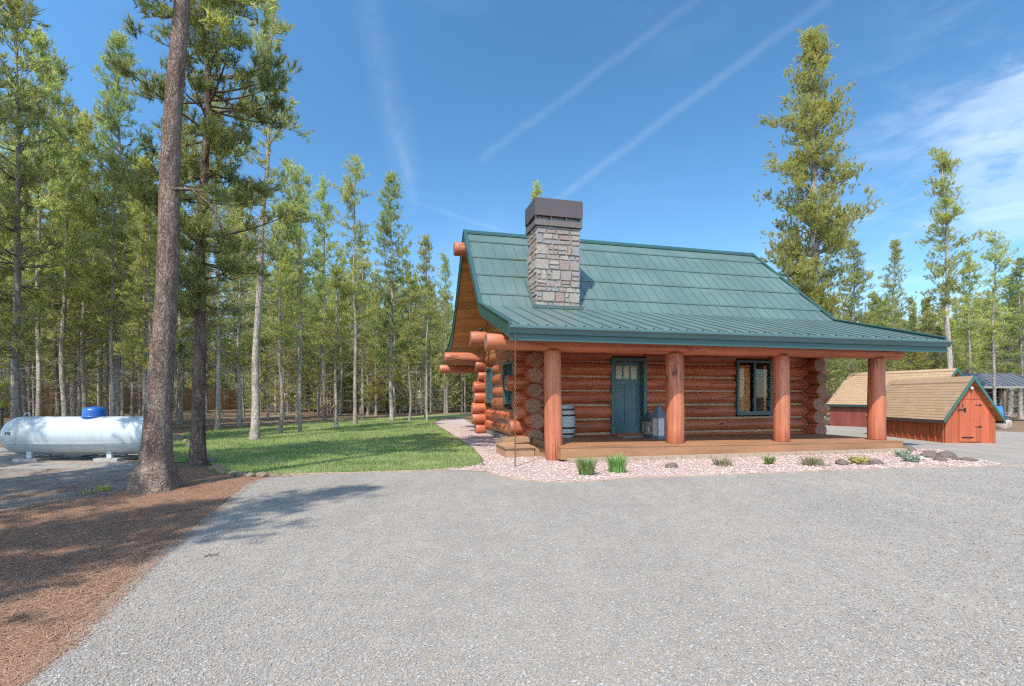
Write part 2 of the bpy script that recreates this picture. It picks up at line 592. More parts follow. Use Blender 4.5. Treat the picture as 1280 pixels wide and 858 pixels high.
def m_bark(name, dark, mid, light, su=2.0, sv=9.0, bump=.8, furrow=.4):
    m, N, b, out = new_mat(name)
    uv = N.n('ShaderNodeUVMap').outputs[0]
    info = N.n('ShaderNodeObjectInfo').outputs['Random']
    f = N.noise(N.mapping(uv, (su, sv, 1)), 1.0, 7, .68, .5)
    rg = N.noise(N.mapping(uv, (su * 1.1, sv * 1.5, 1)), 1.0, 3, .55, .35)
    rg2 = N.noise(N.mapping(uv, (su * 3.5, sv * 2.2, 1), (3, 7, 0)), 1.0, 3, .6)
    e = N.math('MINIMUM', N.smooth(N.math('ABSOLUTE', N.math('SUBTRACT', rg, .5)), 0.0, .055), N.smooth(N.math('ABSOLUTE', N.math('SUBTRACT', rg2, .5)), -.02, .05))
    c = N.ramp(f, [(.28, dark), (.5, mid), (.72, light)])
    c = N.mix(N.math('MULTIPLY', N.math('SUBTRACT', 1.0, e), furrow), c, tuple(x * .55 for x in dark))
    patch = N.noise(N.mapping(uv, (.7, 1.6, 1)), 1.0, 4)
    c = N.mix(N.smooth(patch, .45, .75, 0, .5), c, tuple(min(1, x * 1.25) for x in light))
    c = N.mix(1.0, c, comb(N, N.math('ADD', .78, N.math('MULTIPLY', info, .45))), 'MULTIPLY')
    N.l(c, b.inputs['Base Color'])
    b.inputs['Roughness'].default_value = .92
    b.inputs['Specular IOR Level'].default_value = .15
    N.l(N.bump(N.math('ADD', f, N.math('MULTIPLY', e, .5)), bump, .035), b.inputs['Normal'])
    return m


M['bark'] = m_bark('pine_bark', (.20, .16, .135), (.36, .305, .26), (.52, .465, .41))
M['bark_big'] = m_bark('old_pine_bark', (.10, .065, .052), (.235, .165, .130), (.36, .275, .225), 3.2, 9.0, 1.0, .42)
M['bark_dark'] = m_bark('dark_pine_bark', (.085, .055, .042), (.18, .12, .09), (.28, .20, .155), 3.0, 9.0, .9, .5)
M['twig'] = m_plain('dead_twigs', (.29, .25, .215), .95, vary=.35, scale=3, spec=.1)


def m_needles(name, a, bcol, c3, trans=.5, cs=1.1, wt=.62):
    m = bpy.data.materials.new(name); m.use_nodes = True
    N = NT(m.node_tree)
    out = N.n('ShaderNodeOutputMaterial')
    geo = N.n('ShaderNodeNewGeometry')
    tc = N.n('ShaderNodeTexCoord').outputs['Object']
    info = N.n('ShaderNodeObjectInfo').outputs['Random']
    f = N.math('ADD', N.math('MULTIPLY', N.noise(tc, cs, 4, .62), wt), N.math('MULTIPLY', geo.outputs['Random Per Island'], 1.0 - wt))
    c = N.ramp(f, [(.32, a), (.5, bcol), (.68, c3)])
    hs = N.n('ShaderNodeHueSaturation')
    N.l(c, hs.inputs['Color'])
    N.l(N.math('ADD', .485, N.math('MULTIPLY', info, .03)), hs.inputs['Hue'])
    N.l(N.math('ADD', .8, N.math('MULTIPLY', info, .4)), hs.inputs['Value'])
    df = N.n('ShaderNodeBsdfPrincipled'); df.inputs['Roughness'].default_value = .55
    df.inputs['Specular IOR Level'].default_value = .35
    N.l(hs.outputs[0], df.inputs['Base Color'])
    tr = N.n('ShaderNodeBsdfTranslucent'); N.l(N.mix(1.0, hs.outputs[0], (1.15, 1.2, .7), 'MULTIPLY'), tr.inputs[0])
    mx = N.n('ShaderNodeMixShader'); mx.inputs[0].default_value = trans
    N.l(df.outputs[0], mx.inputs[1]); N.l(tr.outputs[0], mx.inputs[2])
    N.l(mx.outputs[0], out.inputs[0])
    return m


M['needle'] = m_needles('pine_needles', (.17, .215, .08), (.395, .405, .15), (.62, .58, .24))
M['needle_dark'] = m_needles('pine_needles_dark', (.13, .185, .072), (.32, .36, .135), (.54, .53, .215))
M['needle_gold'] = m_needles('pine_needles_gold', (.20, .23, .074), (.43, .425, .14), (.64, .595, .215))
M['grass'] = m_needles('grass_blades', (.17, .235, .08), (.285, .345, .13), (.46, .44, .23), .45, .75, .75)
M['tuftgrass'] = m_needles('tuft_grass', (.11, .20, .05), (.18, .30, .08), (.28, .40, .14), .3)
M['drygrass'] = m_needles('dry_tuft', (.17, .17, .085), (.27, .26, .14), (.36, .34, .20), .25)
M['sage'] = m_needles('silver_leaf', (.20, .26, .19), (.29, .36, .27), (.38, .46, .36), .25)
M['yellowleaf'] = m_needles('yellow_leaf', (.28, .25, .06), (.42, .38, .10), (.52, .47, .18), .25)


def m_gravel(name, cols, scale, bump=1.0, patch=None, tracks=False):
    m, N, b, out = new_mat(name)
    tc = N.n('ShaderNodeTexCoord').outputs['Object']
    wob = N.n('ShaderNodeVectorMath', operation='ADD')
    N.l(tc, wob.inputs[0])
    nn = N.n('ShaderNodeTexNoise'); N.l(tc, nn.inputs['Vector']); nn.inputs['Scale'].default_value = scale * .8
    sc = N.n('ShaderNodeVectorMath', operation='SCALE'); N.l(nn.outputs['Color'], sc.inputs[0]); sc.inputs['Scale'].default_value = .5 / scale
    N.l(sc.outputs[0], wob.inputs[1])
    v = N.n('ShaderNodeTexVoronoi'); N.l(wob.outputs[0], v.inputs['Vector']); v.inputs['Scale'].default_value = scale
    v2 = N.n('ShaderNodeTexVoronoi'); N.l(wob.outputs[0], v2.inputs['Vector']); v2.inputs['Scale'].default_value = scale * 2.3
    sep = N.n('ShaderNodeSeparateColor'); N.l(v.outputs['Color'], sep.inputs[0])
    sep2 = N.n('ShaderNodeSeparateColor'); N.l(v2.outputs['Color'], sep2.inputs[0])
    n = len(cols)
    st = [((i + .0) / n, c) for i, c in enumerate(cols)]
    c = N.mix(.4, N.ramp(sep.outputs[0], st, 'CONSTANT'), N.ramp(sep2.outputs[1], st, 'CONSTANT'))
    big = N.noise(tc, .55, 5, .6)
    c = N.mix(1.0, c, N.ramp(big, [(.3, (.92, .92, .93)), (.7, (1.10, 1.09, 1.07))]), 'MULTIPLY')
    if tracks:
        tk = N.noise(N.mapping(tc, (1.5, .13, 1), (.3, .2, 0)), 1.0, 3, .55, .5)
        c = N.mix(1.0, c, N.ramp(tk, [(.36, (.97, .97, .97)), (.52, (1.04, 1.04, 1.04)), (.64, (1.10, 1.09, 1.08))]), 'MULTIPLY')
    mid = N.noise(tc, 4.5, 4, .65)
    c = N.mix(1.0, c, N.ramp(mid, [(.3, (.87, .87, .88)), (.7, (1.08, 1.07, 1.06))]), 'MULTIPLY')
    if patch:
        c = N.mix(N.smooth(N.noise(tc, .9, 5, .65), .5, .66, 0, .85), c, patch)
    base(N, b, c)
    b.inputs['Roughness'].default_value = .95
    b.inputs['Specular IOR Level'].default_value = .2
    h = N.math('SUBTRACT', 1.0, N.math('ADD', N.math('MULTIPLY', v.outputs['Distance'], 1.0), N.math('MULTIPLY', v2.outputs['Distance'], .5)))
    N.l(N.bump(h, bump, .6 / scale), b.inputs['Normal'])
    return m


GRAV = [(0.304, 0.28, 0.242), (0.348, 0.318, 0.275), (0.252, 0.238, 0.215), (0.313, 0.28, 0.235), (0.374, 0.339, 0.298), (0.287, 0.271, 0.251), (0.331, 0.271, 0.211), (0.313, 0.289, 0.251)]
M['gravel'] = m_gravel('grey_gravel', GRAV, 66.0, .5, None, True)
M['pinkrock'] = m_gravel('pink_lava_rock', [(.52, .37, .32), (.60, .45, .40), (.42, .29, .25), (.58, .47, .42), (.50, .34, .29), (.66, .55, .50)], 26.0)
M['greydirt'] = m_gravel('grey_dirt', [(.30, .28, .25), (.36, .33, .30), (.25, .22, .19), (.32, .28, .23), (.40, .38, .35)], 34.0, .8, (.22, .13, .08))


def m_litter(name, c0, c1, c2, patch, pscale=.35, plo=.5, phi=.65, pamt=.8):
    m, N, b, out = new_mat(name)
    tc = N.n('ShaderNodeTexCoord').outputs['Object']
    a = N.noise(N.mapping(tc, (1, 1.7, 1)), 28, 6, .72, 1.2)
    d = N.noise(N.mapping(tc, (1.6, 1, 1)), 55, 4, .7, 2.0)
    f = N.math('ADD', N.math('MULTIPLY', a, .55), N.math('MULTIPLY', d, .45))
    c = N.ramp(f, [(.34, c0), (.5, c1), (.64, c2)])
    c = N.mix(N.smooth(N.noise(tc, pscale, 6, .65), plo, phi, 0, pamt), c, patch)
    base(N, b, c)
    b.inputs['Roughness'].default_value = 1.0
    b.inputs['Specular IOR Level'].default_value = .1
    N.l(N.bump(f, 1.0, .03), b.inputs['Normal'])
    return m


M['litter'] = m_litter('needle_litter', (.12, .060, .038), (.36, .195, .125), (.52, .33, .23), (.22, .13, .09), .8, .52, .7, .6)
M['floor'] = m_litter('forest_floor', (.09, .055, .033), (.24, .155, .095), (.36, .26, .17), (.33, .27, .19), .3, .48, .66, .7)
M['soil'] = m_litter('lawn_soil', (.14, .19, .06), (.25, .31, .11), (.36, .40, .17), (.36, .34, .17), .6, .52, .72, .5)
M['rock'] = m_plain('lava_rock', (.17, .13, .11), .95, vary=.4, scale=9, bump=.8, spec=.2)
M['rock_tan'] = m_plain('edging_stone', (.27, .20, .145), .95, vary=.4, scale=8, bump=.8, spec=.2)
M['paver'] = m_plain('paver_block', (.40, .30, .22), .9, vary=.2, scale=12, bump=.5, spec=.2)
M['tank'] = m_plain('tank_paint', (.47, .515, .53), .38, vary=.06, scale=2.5)
M['blue'] = m_plain('blue_plastic', (.015, .11, .42), .35, vary=.1)
M['concrete'] = m_plain('concrete', (.38, .36, .33), .9, vary=.2, scale=12, bump=.3)
M['fence'] = m_wood('fence_board', (.30, .165, .075), (.48, .28, .135), (.60, .38, .20), .8, .6, 12, island=.28)
M['shedwood'] = m_wood('shed_board', (.30, .058, .022), (.44, .100, .038), (.54, .15, .062), .6, .7, 14, island=.14, knots=.3)
M['redwall'] = m_wood('red_board', (.20, .05, .038), (.29, .078, .058), (.36, .11, .08), .65, .7, 12, island=.1)
M['shingle'] = None


def m_shingle():
    m, N, b, out = new_mat('tan_shingle')
    uv = N.n('ShaderNodeUVMap').outputs[0]
    rnd = N.n('ShaderNodeNewGeometry').outputs['Random Per Island']
    tc = N.n('ShaderNodeTexCoord').outputs['Object']
    c = N.ramp(rnd, [(0, (.40, .27, .16)), (.35, (.44, .305, .185)), (.7, (.42, .285, .17)), (1, (.47, .33, .205))])
    c = N.mix(N.smooth(N.noise(tc, 60, 3, .7), .35, .7, 0, .35), c, (.28, .20, .13))
    base(N, b, c)
    b.inputs['Roughness'].default_value = .95
    b.inputs['Specular IOR Level'].default_value = .15
    return m


M['shingle'] = m_shingle()

# ------------------------------------------------------------------ ground sheets
def spline(pts, closed=True, sub=5):
    P = np.array(pts, float); n = len(P); out = []
    for i in range(n if closed else n - 1):
        p0, p1, p2, p3 = P[(i - 1) % n], P[i], P[(i + 1) % n], P[(i + 2) % n]
        for k in range(sub):
            t = k / sub
            out.append(.5 * ((2 * p1) + (-p0 + p2) * t + (2 * p0 - 5 * p1 + 4 * p2 - p3) * t * t + (-p0 + 3 * p1 - 3 * p2 + p3) * t ** 3))
    return np.array(out)


def sheet(name, poly, z, mat):
    P = np.asarray(poly, float)
    V = np.column_stack([P, np.full(len(P), z)])
    area = 0.5 * np.sum(P[:, 0] * np.roll(P[:, 1], -1) - np.roll(P[:, 0], -1) * P[:, 1])
    ids = list(range(len(P)))
    if area < 0:
        ids = ids[::-1]
    m = MB(); m.add(V, [ids], 0)
    return structure(m.build(name, mat))


def ragged(P, amp, seed):
    P = np.asarray(P, float).copy()
    for i in range(len(P)):
        a = mnoise.noise_vector(Vector((P[i][0] * 1.7, P[i][1] * 1.7, seed)))
        P[i] += np.array([a[0], a[1]]) * amp
    return P


TH = math.radians(13.9)
OX, OY = .972, 11.7


def HW(s, t):
    """house plan -> world"""
    return (OX + s * math.cos(TH) - t * math.sin(TH), OY + s * math.sin(TH) + t * math.cos(TH))


ang = np.linspace(0, 2 * math.pi, 64, endpoint=False)
sheet('ground', np.column_stack([np.cos(ang) * 900, np.sin(ang) * 900]), 0.0, M['floor'])

left_edge = [(.6, -14), (-.4, -7), (-1.4, -2)] + [G(*p) for p in ((22, 842), (75, 795), (120, 762), (200, 692), (262, 643), (300, 614), (332, 598))]
drive = left_edge + [G(*p) for p in ((400, 594), (480, 591), (560, 588.5), (604, 585))] + [HW(0, 1.0), HW(6, 8), (12, 24.0), (15.7, 25.2), (19.0, 24.2), (21.5, 20.5), (25, 19.0), (45, 19.5), (45, -14)]
pl = spline(drive[:14], closed=False, sub=6)
drive_poly = np.vstack([ragged(pl, .06, 3.0), np.array(drive[13:])])
sheet('gravel_driveway', drive_poly, 0.008, M['gravel'])

litter_pts = [(.9, -14), (-.2, -7), (-1.2, -2)] + [G(*p) for p in ((22, 842), (120, 762), (200, 692), (300, 614), (340, 597), (300, 597), (262, 592), (238, 585), (205, 590), (150, 610), (80, 628), (-40, 646))] + [(-12.5, 4.8), (-16, 2), (-16, -14)]
sheet('pine_needle_ground', ragged(spline(litter_pts, sub=5), .1, 9.0), 0.004, M['litter'])
grey_pts = [G(*p) for p in ((-60, 648), (0, 640), (85, 627), (150, 611), (180, 598), (206, 585), (200, 570), (120, 560), (0, 560), (-120, 566), (-200, 590))]
sheet('gravel_patch', ragged(spline(grey_pts, sub=6), .18, 5.0), 0.0065, M['greydirt'])

lawn_px = [(212, 578), (209, 563), (216, 549), (228, 543), (270, 537.5), (309, 535), (348, 532), (384, 529), (430, 525.5), (500, 521.5), (578, 517.5), (584, 521),
           (556, 523), (541, 529.5), (548, 534), (565, 544.5), (589, 560), (602, 575), (590, 583), (556, 587.5), (480, 590.5), (400, 592.8), (328, 594), (294, 594), (270, 590), (266, 582), (250, 577)]
lawn_poly = ragged(spline([G(*p) for p in lawn_px], sub=5), .05, 2.0)
sheet('lawn', lawn_poly, 0.0125, M['soil'])

bed_px = [(606, 583), (614, 591), (642, 599.5), (690, 603), (735, 602.5), (790, 598), (870, 595), (960, 592), (1090, 586.5), (1200, 584.5), (1252, 581), (1215, 574.5), (1180, 569.5), (1140, 562)]
bed = [G(*p) for p in bed_px] + [HW(9.9, 2.4), HW(0.2, 2.6), HW(.3, 9.8), HW(.4, 13.0)] + [G(*p) for p in ((579, 523.5), (553, 525), (543, 529.5), (550, 534), (567, 544.5), (591, 560), (604.5, 575))]
bp = spline(bed[:14], closed=False, sub=5)
sheet('pink_rock_bed', np.vstack([ragged(bp, .04, 7.0), np.array(bed[13:])]), 0.014, M['pinkrock'])


def inside(poly, x, y):
    poly = np.asarray(poly); n = len(poly)
    res = np.zeros(len(x), bool)
    j = n - 1
    for i in range(n):
        xi, yi = poly[i]; xj, yj = poly[j]
        c = ((yi > y) != (yj > y)) & (x < (xj - xi) * (y - yi) / (yj - yi + 1e-12) + xi)
        res ^= c
        j = i
    return res


# loose stones lying on the gravel, denser near the camera where single stones can be made out
def scatter_stones(name, label, xs, ys, sizes, mat, seed, z=0.008):
    r = np.random.RandomState(seed)
    n = len(xs)
    octv = np.array([(1, 0, 0), (0, 1, 0), (-1, 0, 0), (0, -1, 0), (0, 0, .6), (0, 0, -.5)], float)
    octf = np.array([(0, 1, 4), (1, 2, 4), (2, 3, 4), (3, 0, 4), (1, 0, 5), (2, 1, 5), (3, 2, 5), (0, 3, 5)])
    V = np.repeat(octv[None], n, 0) * (0.65 + .7 * r.rand(n, 6, 1))
    V *= np.stack([1 + .5 * r.rand(n), .8 + .3 * r.rand(n), .6 + .4 * r.rand(n)], 1)[:, None, :]
    a = r.rand(n) * 2 * math.pi
    ca, sa = np.cos(a)[:, None], np.sin(a)[:, None]
    X = V[:, :, 0] * ca - V[:, :, 1] * sa; Y = V[:, :, 0] * sa + V[:, :, 1] * ca
    tl = (r.rand(n, 1) - .5) * .9
    Z = V[:, :, 2] + X * tl
    V = np.stack([X, Y, Z], -1) * sizes[:, None, None]
    V[:, :, 0] += xs[:, None]; V[:, :, 1] += ys[:, None]; V[:, :, 2] += z + sizes[:, None] * .22
    F = (octf[None] + (np.arange(n) * 6)[:, None, None]).reshape(-1, 3)
    m = MB(); m.add(V.reshape(-1, 3), F, 0)
    o = m.build(name, mat)
    tag(o, label, 'gravel', kind='stuff')
    return o


def m_loose(name, cols):
    m, N, b, out = new_mat(name)
    rnd = N.n('ShaderNodeNewGeometry').outputs['Random Per Island']
    tc = N.n('ShaderNodeTexCoord').outputs['Object']
    n = len(cols)
    c = N.ramp(rnd, [(i / n, q) for i, q in enumerate(cols)], 'CONSTANT')
    c = N.mix(1.0, c, N.ramp(N.noise(tc, 120, 3), [(.3, (.8, .8, .8)), (.7, (1.15, 1.15, 1.15))]), 'MULTIPLY')
    base(N, b, c)
    b.inputs['Roughness'].default_value = .95
    b.inputs['Specular IOR Level'].default_value = .2
    return m


r = np.random.RandomState(11)
n = 300000
py = 500 + (r.rand(n) ** .75) * 380
Yd = 2.2 + 9.0 * r.rand(n) ** 1.9
Xd = (r.rand(n) * 1500 - 100 - 640) / FOC * Yd
k = inside(drive_poly + 0.0, Xd, Yd)
# a few stray stones beyond the edge
stray = (~k) & (r.rand(n) < .10) & inside(drive_poly + np.array([-.28, 0]), Xd, Yd)
k |= stray
Xd, Yd = Xd[k], Yd[k]
sz = (.0038 + .006 * r.rand(len(Xd)) ** 2.8) * (1 + .04 * Yd)
scatter_stones('loose_gravel', 'loose grey crushed stones lying over the driveway', Xd, Yd, sz, m_loose('loose_stone', GRAV + [(.40, .39, .375), (.24, .24, .245), (.38, .29, .225)]), 5)

# pink rock pieces in the bed
bx = np.array(bed_px, float)
n = 26000
Xd = -2.5 + 16 * r.rand(n); Yd = 8.5 + 12 * r.rand(n) ** 1.3
bedp = np.vstack([bp, np.array(bed[13:])])
k = inside(bedp, Xd, Yd)
Xd, Yd = Xd[k], Yd[k]
scatter_stones('pink_lava_rock', 'loose pink lava rock covering the planting bed around the cabin', Xd, Yd, .014 + .018 * r.rand(len(Xd)), m_loose('pink_stone', [(.52, .37, .32), (.60, .45, .40), (.42, .29, .25), (.62, .50, .45), (.50, .34, .29), (.68, .57, .52)]), 8, .014)

# low tan edging between gravel, lawn and rock bed
ep = spline([G(*p) for p in ((408, 593.5), (450, 591.8), (500, 590.2), (556, 588), (590, 584.5), (602, 585), (612, 591.5), (642, 600), (690, 603.6), (735, 603.2), (790, 598.6), (870, 595.6), (960, 592.6), (1090, 587), (1200, 585), (1252, 581.6))], closed=False, sub=6)
en = np.gradient(ep, axis=0); en = np.column_stack([-en[:, 1], en[:, 0]]) / np.linalg.norm(en, axis=1)[:, None]
mb = MB(); w_ = .028
V = np.concatenate([np.column_stack([ep - en * w_, np.full(len(ep), z)]) for z in (0, .026)] + [np.column_stack([ep + en * w_, np.full(len(ep), z)]) for z in (.026, 0)])
q = len(ep); ii = np.arange(q - 1)
for a_, b_ in ((0, 1), (1, 2), (2, 3)):
    mb.add(V if a_ == 0 else V, np.stack([a_ * q + ii, a_ * q + ii + 1, b_ * q + ii + 1, b_ * q + ii], 1), 0)
tag(mb.build('landscape_edging', m_plain('edging_tan', (.42, .30, .22), .9, vary=.25, scale=5, bump=.4), fix=True), 'low tan edging strip curving between the driveway and the planting bed', 'edging')

# fallen needles, twigs and cones on the litter
n = 60000
Yd = 2.3 + 8 * r.rand(n) ** 1.5
Xd = (r.rand(n) * 420 - 80 - 640) / FOC * Yd
k = ~inside(drive_poly + np.array([.12, 0]) * 1.0, Xd, Yd) & (Xd > -14)
Xd, Yd = Xd[k], Yd[k]; n = len(Xd)
a = r.rand(n) * math.pi; L = .03 + .05 * r.rand(n); w = .0014 + .0016 * r.rand(n)
dx, dy = np.cos(a), np.sin(a)
z0 = .008 + .012 * r.rand(n); z1 = .008 + .02 * r.rand(n)
V = np.stack([np.stack([Xd - dx * L - dy * w, Yd - dy * L + dx * w, z0], -1), np.stack([Xd - dx * L + dy * w, Yd - dy * L - dx * w, z0], -1), np.stack([Xd + dx * L, Yd + dy * L, z1], -1)], 1)
m = MB(); m.add(V.reshape(-1, 3), np.arange(n * 3).reshape(-1, 3), 0)
tag(m.build('fallen_pine_needles', m_loose('dry_needle', [(.42, .24, .15), (.33, .18, .11), (.52, .33, .22), (.24, .13, .08), (.47, .29, .19)])), 'dry brown pine needles littering the ground beside the driveway', 'pine needles', kind='stuff')

# grass blades of the lawn
n = 170000
Yd = 9.3 + 24 * r.rand(n) ** 1.5
Xd = -12 + 13 * r.rand(n)
Xd = np.where(r.rand(n) < .5, Xd, (r.rand(n) * 420 + 190 - 640) / FOC * Yd)
k = inside(lawn_poly, Xd, Yd)
Xd, Yd = Xd[k], Yd[k]; n = len(Xd)
a = r.rand(n) * 2 * math.pi; h = .028 + .04 * r.rand(n); w = .006 + .006 * r.rand(n)
lx = (r.rand(n) - .5) * .05; ly = (r.rand(n) - .5) * .05
V = np.stack([np.stack([Xd - np.cos(a) * w, Yd - np.sin(a) * w, np.full(n, .012)], -1), np.stack([Xd + np.cos(a) * w, Yd + np.sin(a) * w, np.full(n, .012)], -1), np.stack([Xd + lx, Yd + ly, .012 + h], -1)], 1)
m = MB(); m.add(V.reshape(-1, 3), np.arange(n * 3).reshape(-1, 3), 0)
tag(m.build('grass', M['grass']), 'short green lawn grass in front of the pine stand', 'grass', kind='stuff')

# ------------------------------------------------------------------ the log cabin
cabin = tag(empty('log_cabin', (OX, OY, 0), TH), 'red-brown log cabin with green metal roof, stone chimney and front porch', 'cabin')
PITCH, Z0 = .425, .40
WT, BT, LS, RS = 2.72, 8.70, .20, 9.85          # front wall, rear wall (t), left wall, right wall (s)


def log(mb, p0, p1, rad, seed, sides=16, mat=0, cap=1, taper=.0, wob=.012):
    rr = np.random.RandomState(seed)
    p0, p1 = np.array(p0, float), np.array(p1, float)
    L = np.linalg.norm(p1 - p0)
    n = max(3, int(L / .35) + 1)
    tt = np.linspace(0, 1, n)
    path = p0 + (p1 - p0) * tt[:, None]
    ph = rr.rand(4) * 6
    d = (p1 - p0) / L
    side = np.cross(d, [0, 0, 1.0]); side = side / np.linalg.norm(side) if np.linalg.norm(side) > .1 else np.array([1., 0, 0])
    up = np.cross(side, d)
    path += side * (np.sin(tt * L * .9 + ph[0]) * wob)[:, None] + up * (np.sin(tt * L * .7 + ph[1]) * wob * .6)[:, None]
    rads = rad * (1 + taper * (tt - .5)) * (1 + .02 * np.sin(tt * L * 1.7 + ph[2]) + .012 * rr.randn(n))
    lump = 1 + .036 * rr.randn(n, sides)
    lump = (lump + np.roll(lump, 1, 1) + np.roll(lump, -1, 1)) / 3
    # slightly rounded ends
    path = np.vstack([path[:1] - d * .0, path[:1] + d * .03, path[1:-1], path[-1:] - d * .03, path[-1:]])
    rads = np.concatenate([[rads[0] * .93], rads[:1], rads[1:-1], rads[-1:], [rads[-1] * .93]])
    lump = np.vstack([lump[:1], lump[:1], lump[1:-1], lump[-1:], lump[-1:]])
    mb.tube(path, rads, sides, mat, cap, True, lambda a, b: lump, uvo=tuple(rr.rand(2) * 9))


def cut_ranges(a, b, cuts):
    segs = [(a, b)]
    for c0, c1 in cuts:
        ns = []
        for s0, s1 in segs:
            if c1 <= s0 or c0 >= s1:
                ns.append((s0, s1))
            else:
                if c0 > s0: ns.append((s0, c0))
                if c1 < s1: ns.append((c1, s1))
        segs = ns
    return segs


DOOR = (2.70, 3.80, .37, 2.66)
WIN = (7.0, 8.32, .95, 2.66)


def log_wall(name, along, fixed, a0, a1, z_first, ncourse, openings, seed, chink_side, ext=.62):
    mb = MB(); rr = random.Random(seed)
    for k in range(ncourse):
        zc = z_first + k * PITCH
        e0, e1 = ext + rr.uniform(-.2, .14), ext + rr.uniform(-.2, .14)
        cuts = [(o[0], o[1]) for o in openings if zc + .12 > o[2] and zc - .12 < o[3]]
        segs = cut_ranges(a0 - e0, a1 + e1, cuts)
        rad = .218 + rr.uniform(-.010, .016)
        for q, (s0, s1) in enumerate(segs):
            P = ((s0, fixed, zc), (s1, fixed, zc)) if along == 's' else ((fixed, s0, zc), (fixed, s1, zc))
            log(mb, P[0], P[1], rad, seed * 100 + k * 7 + q)
        # chinking strip above this course
        zb = zc + PITCH / 2
        cuts = [(o[0], o[1]) for o in openings if zb > o[2] and zb < o[3]]
        for s0, s1 in cut_ranges(a0, a1, cuts):
            f0, f1 = fixed - .118, fixed + .118
            if along == 's':
                mb.box((s0, f0, zb - .032), (s1, f1, zb + .032), 2)
            else:
                mb.box((f0, s0, zb - .032), (f1, s1, zb + .032), 2)
    for o in openings:
        if along == 's':
            log(mb, (o[0] - .02, fixed, o[3] + .17), (o[1] + .02, fixed, o[3] + .17), .165, seed + 55)
        else:
            log(mb, (fixed, o[0] - .02, o[3] + .17), (fixed, o[1] + .02, o[3] + .17), .165, seed + 55)
    if name == 'front_wall':                     # light scribed line where the crossing logs meet the wall
        for sw, sg in ((RS, -1), (LS, 1)):
            pts = []
            for z in np.arange(.42, 3.0, .03):
                zc = Z0 + round((z - Z0) / PITCH) * PITCH
                dz = min(abs(z - zc), PITCH / 2)
                s_ = sw + sg * (math.sqrt(.232 ** 2 - dz * dz) + .012)
                pts.append((s_, fixed - math.sqrt(max(.224 ** 2 - (dz - PITCH / 2) ** 2, 0)) - .004, z))
            mb.tube(pts, .015, 6, 2)
    return mb.build(name, [M['log'], M['end'], M['chink']], cabin)


log_wall('front_wall', 's', WT, LS, RS, Z0 + PITCH / 2 - PITCH, 7, [DOOR, WIN], 3, -1)
LW1, LW2 = (4.0, 5.2, 1.30, 2.62), (7.2, 8.25, 1.30, 2.62)
log_wall('gable_end_wall', 't', LS, WT, BT, Z0, 7, [LW1, LW2], 5, -1)
log_wall('gable_end_wall', 't', RS, WT, BT, Z0, 7, [], 7, 1, .72)
log_wall('rear_wall', 's', BT, LS, RS, Z0 + PITCH / 2 - PITCH, 7, [], 9, 1)
# horn-shaped long bottom log and foundation
mb = MB()
mb.box((LS - .16, WT - .14, -.05), (LS + .16, BT + .14, .2))
mb.box((RS - .16, WT - .14, -.05), (RS + .16, BT + .14, .2))
mb.box((LS + .165, BT - .15, -.05), (RS - .165, BT + .15, .2))
mb.build('foundation', M['foundation'], cabin)
mb = MB(); mb.box((LS + .2, WT + .35, .1), (RS - .2, BT - .3, .3)); mb.build('floor', M['interior'], cabin)

# plates and purlins: big round beams that run the length of the house and stick out under the gable
for nm, t, z, rad, s0, seed in (('porch_beam', 0.0, 2.75, .195, -1.62, 21), ('plate_log', WT, 3.12, .215, -1.55, 22), ('plate_log', BT, 3.06, .215, -1.62, 23),
                                ('porch_beam', 11.4, 2.75, .19, -1.55, 24), ('ridge_log', 5.7, 6.52, .225, -1.62, 25)):
    mb = MB(); log(mb, (s0, t, z), (10.45, t, z), rad, seed, 20); mb.build(nm, [M['post'], M['end']], cabin)
# rear porch posts
for s in (.35, 4.6, 9.6):
    mb = MB(); log(mb, (s, 11.4, 0), (s, 11.4, 2.6), .2, 30 + int(s), 16); mb.build('porch_post', [M['post'], M['end']], cabin)


def deck_top(s):
    return .365 - .0085 * s


# front porch posts with long drying checks
for i, s in enumerate((0, 3.2, 6.4, 9.6)):
    mb = MB()
    z0 = -.05 if i == 0 else deck_top(s) - .004
    log(mb, (s, 0, z0), (s, 0, 2.585), (.205, .222, .207, .212)[i], 40 + i, 24, taper=-.07, wob=.022)
    mb.build('porch_post', [M['post'], M['end']], cabin)

# porch deck: boards run along the front, deep rim board
mb = MB()
nb = 19; w = (2.46 + .45) / nb
for i in range(nb):
    t0 = -.45 + i * w
    P = []
    for z_off in (-.04, 0):
        for s, t in ((.03, t0 + .003), (10.0, t0 + .003), (10.0, t0 + w - .003), (.03, t0 + w - .003)):
            P.append((s, t, deck_top(s) + z_off))
    mb.hexa(P, 0, 0)
for (s0, t0, s1, t1) in ((.035, -.44, 9.99, -.40), (.035, -.395, .075, 2.4), (9.95, -.395, 9.99, 2.4)):
    P = [(s0, t0, .06), (s1, t0, .06), (s1, t1, .06), (s0, t1, .06), (s0, t0, deck_top(s0) - .043), (s1, t0, deck_top(s1) - .043), (s1, t1, deck_top(s1) - .043), (s0, t1, deck_top(s0) - .043)]
    mb.hexa(P, 0)
mb.build('porch_deck', M['deck'], cabin)
# low side step at the end of the porch
mb = MB()
mb.box((-1.0, .62, .0), (-.28, 1.75, .235)); mb.box((-1.03, .58, .238), (-.27, .86, .275)); mb.box((-1.03, .87, .238), (-.27, 1.30, .275)); mb.box((-1.03, 1.31, .238), (-.27, 1.78, .275))
mb.box((-.262, .62, .0), (.02, 1.75, .20)); mb.box((-.80, 1.8, .27), (-.05, 2.1, .40))
mb.build('side_step', M['step'], cabin)

# ---- roof
SL, SR = -1.25, 10.75
TE, ZE, TB, ZB, TR, ZR = -.85, 3.04, 2.65, 4.07, 5.70, 7.13


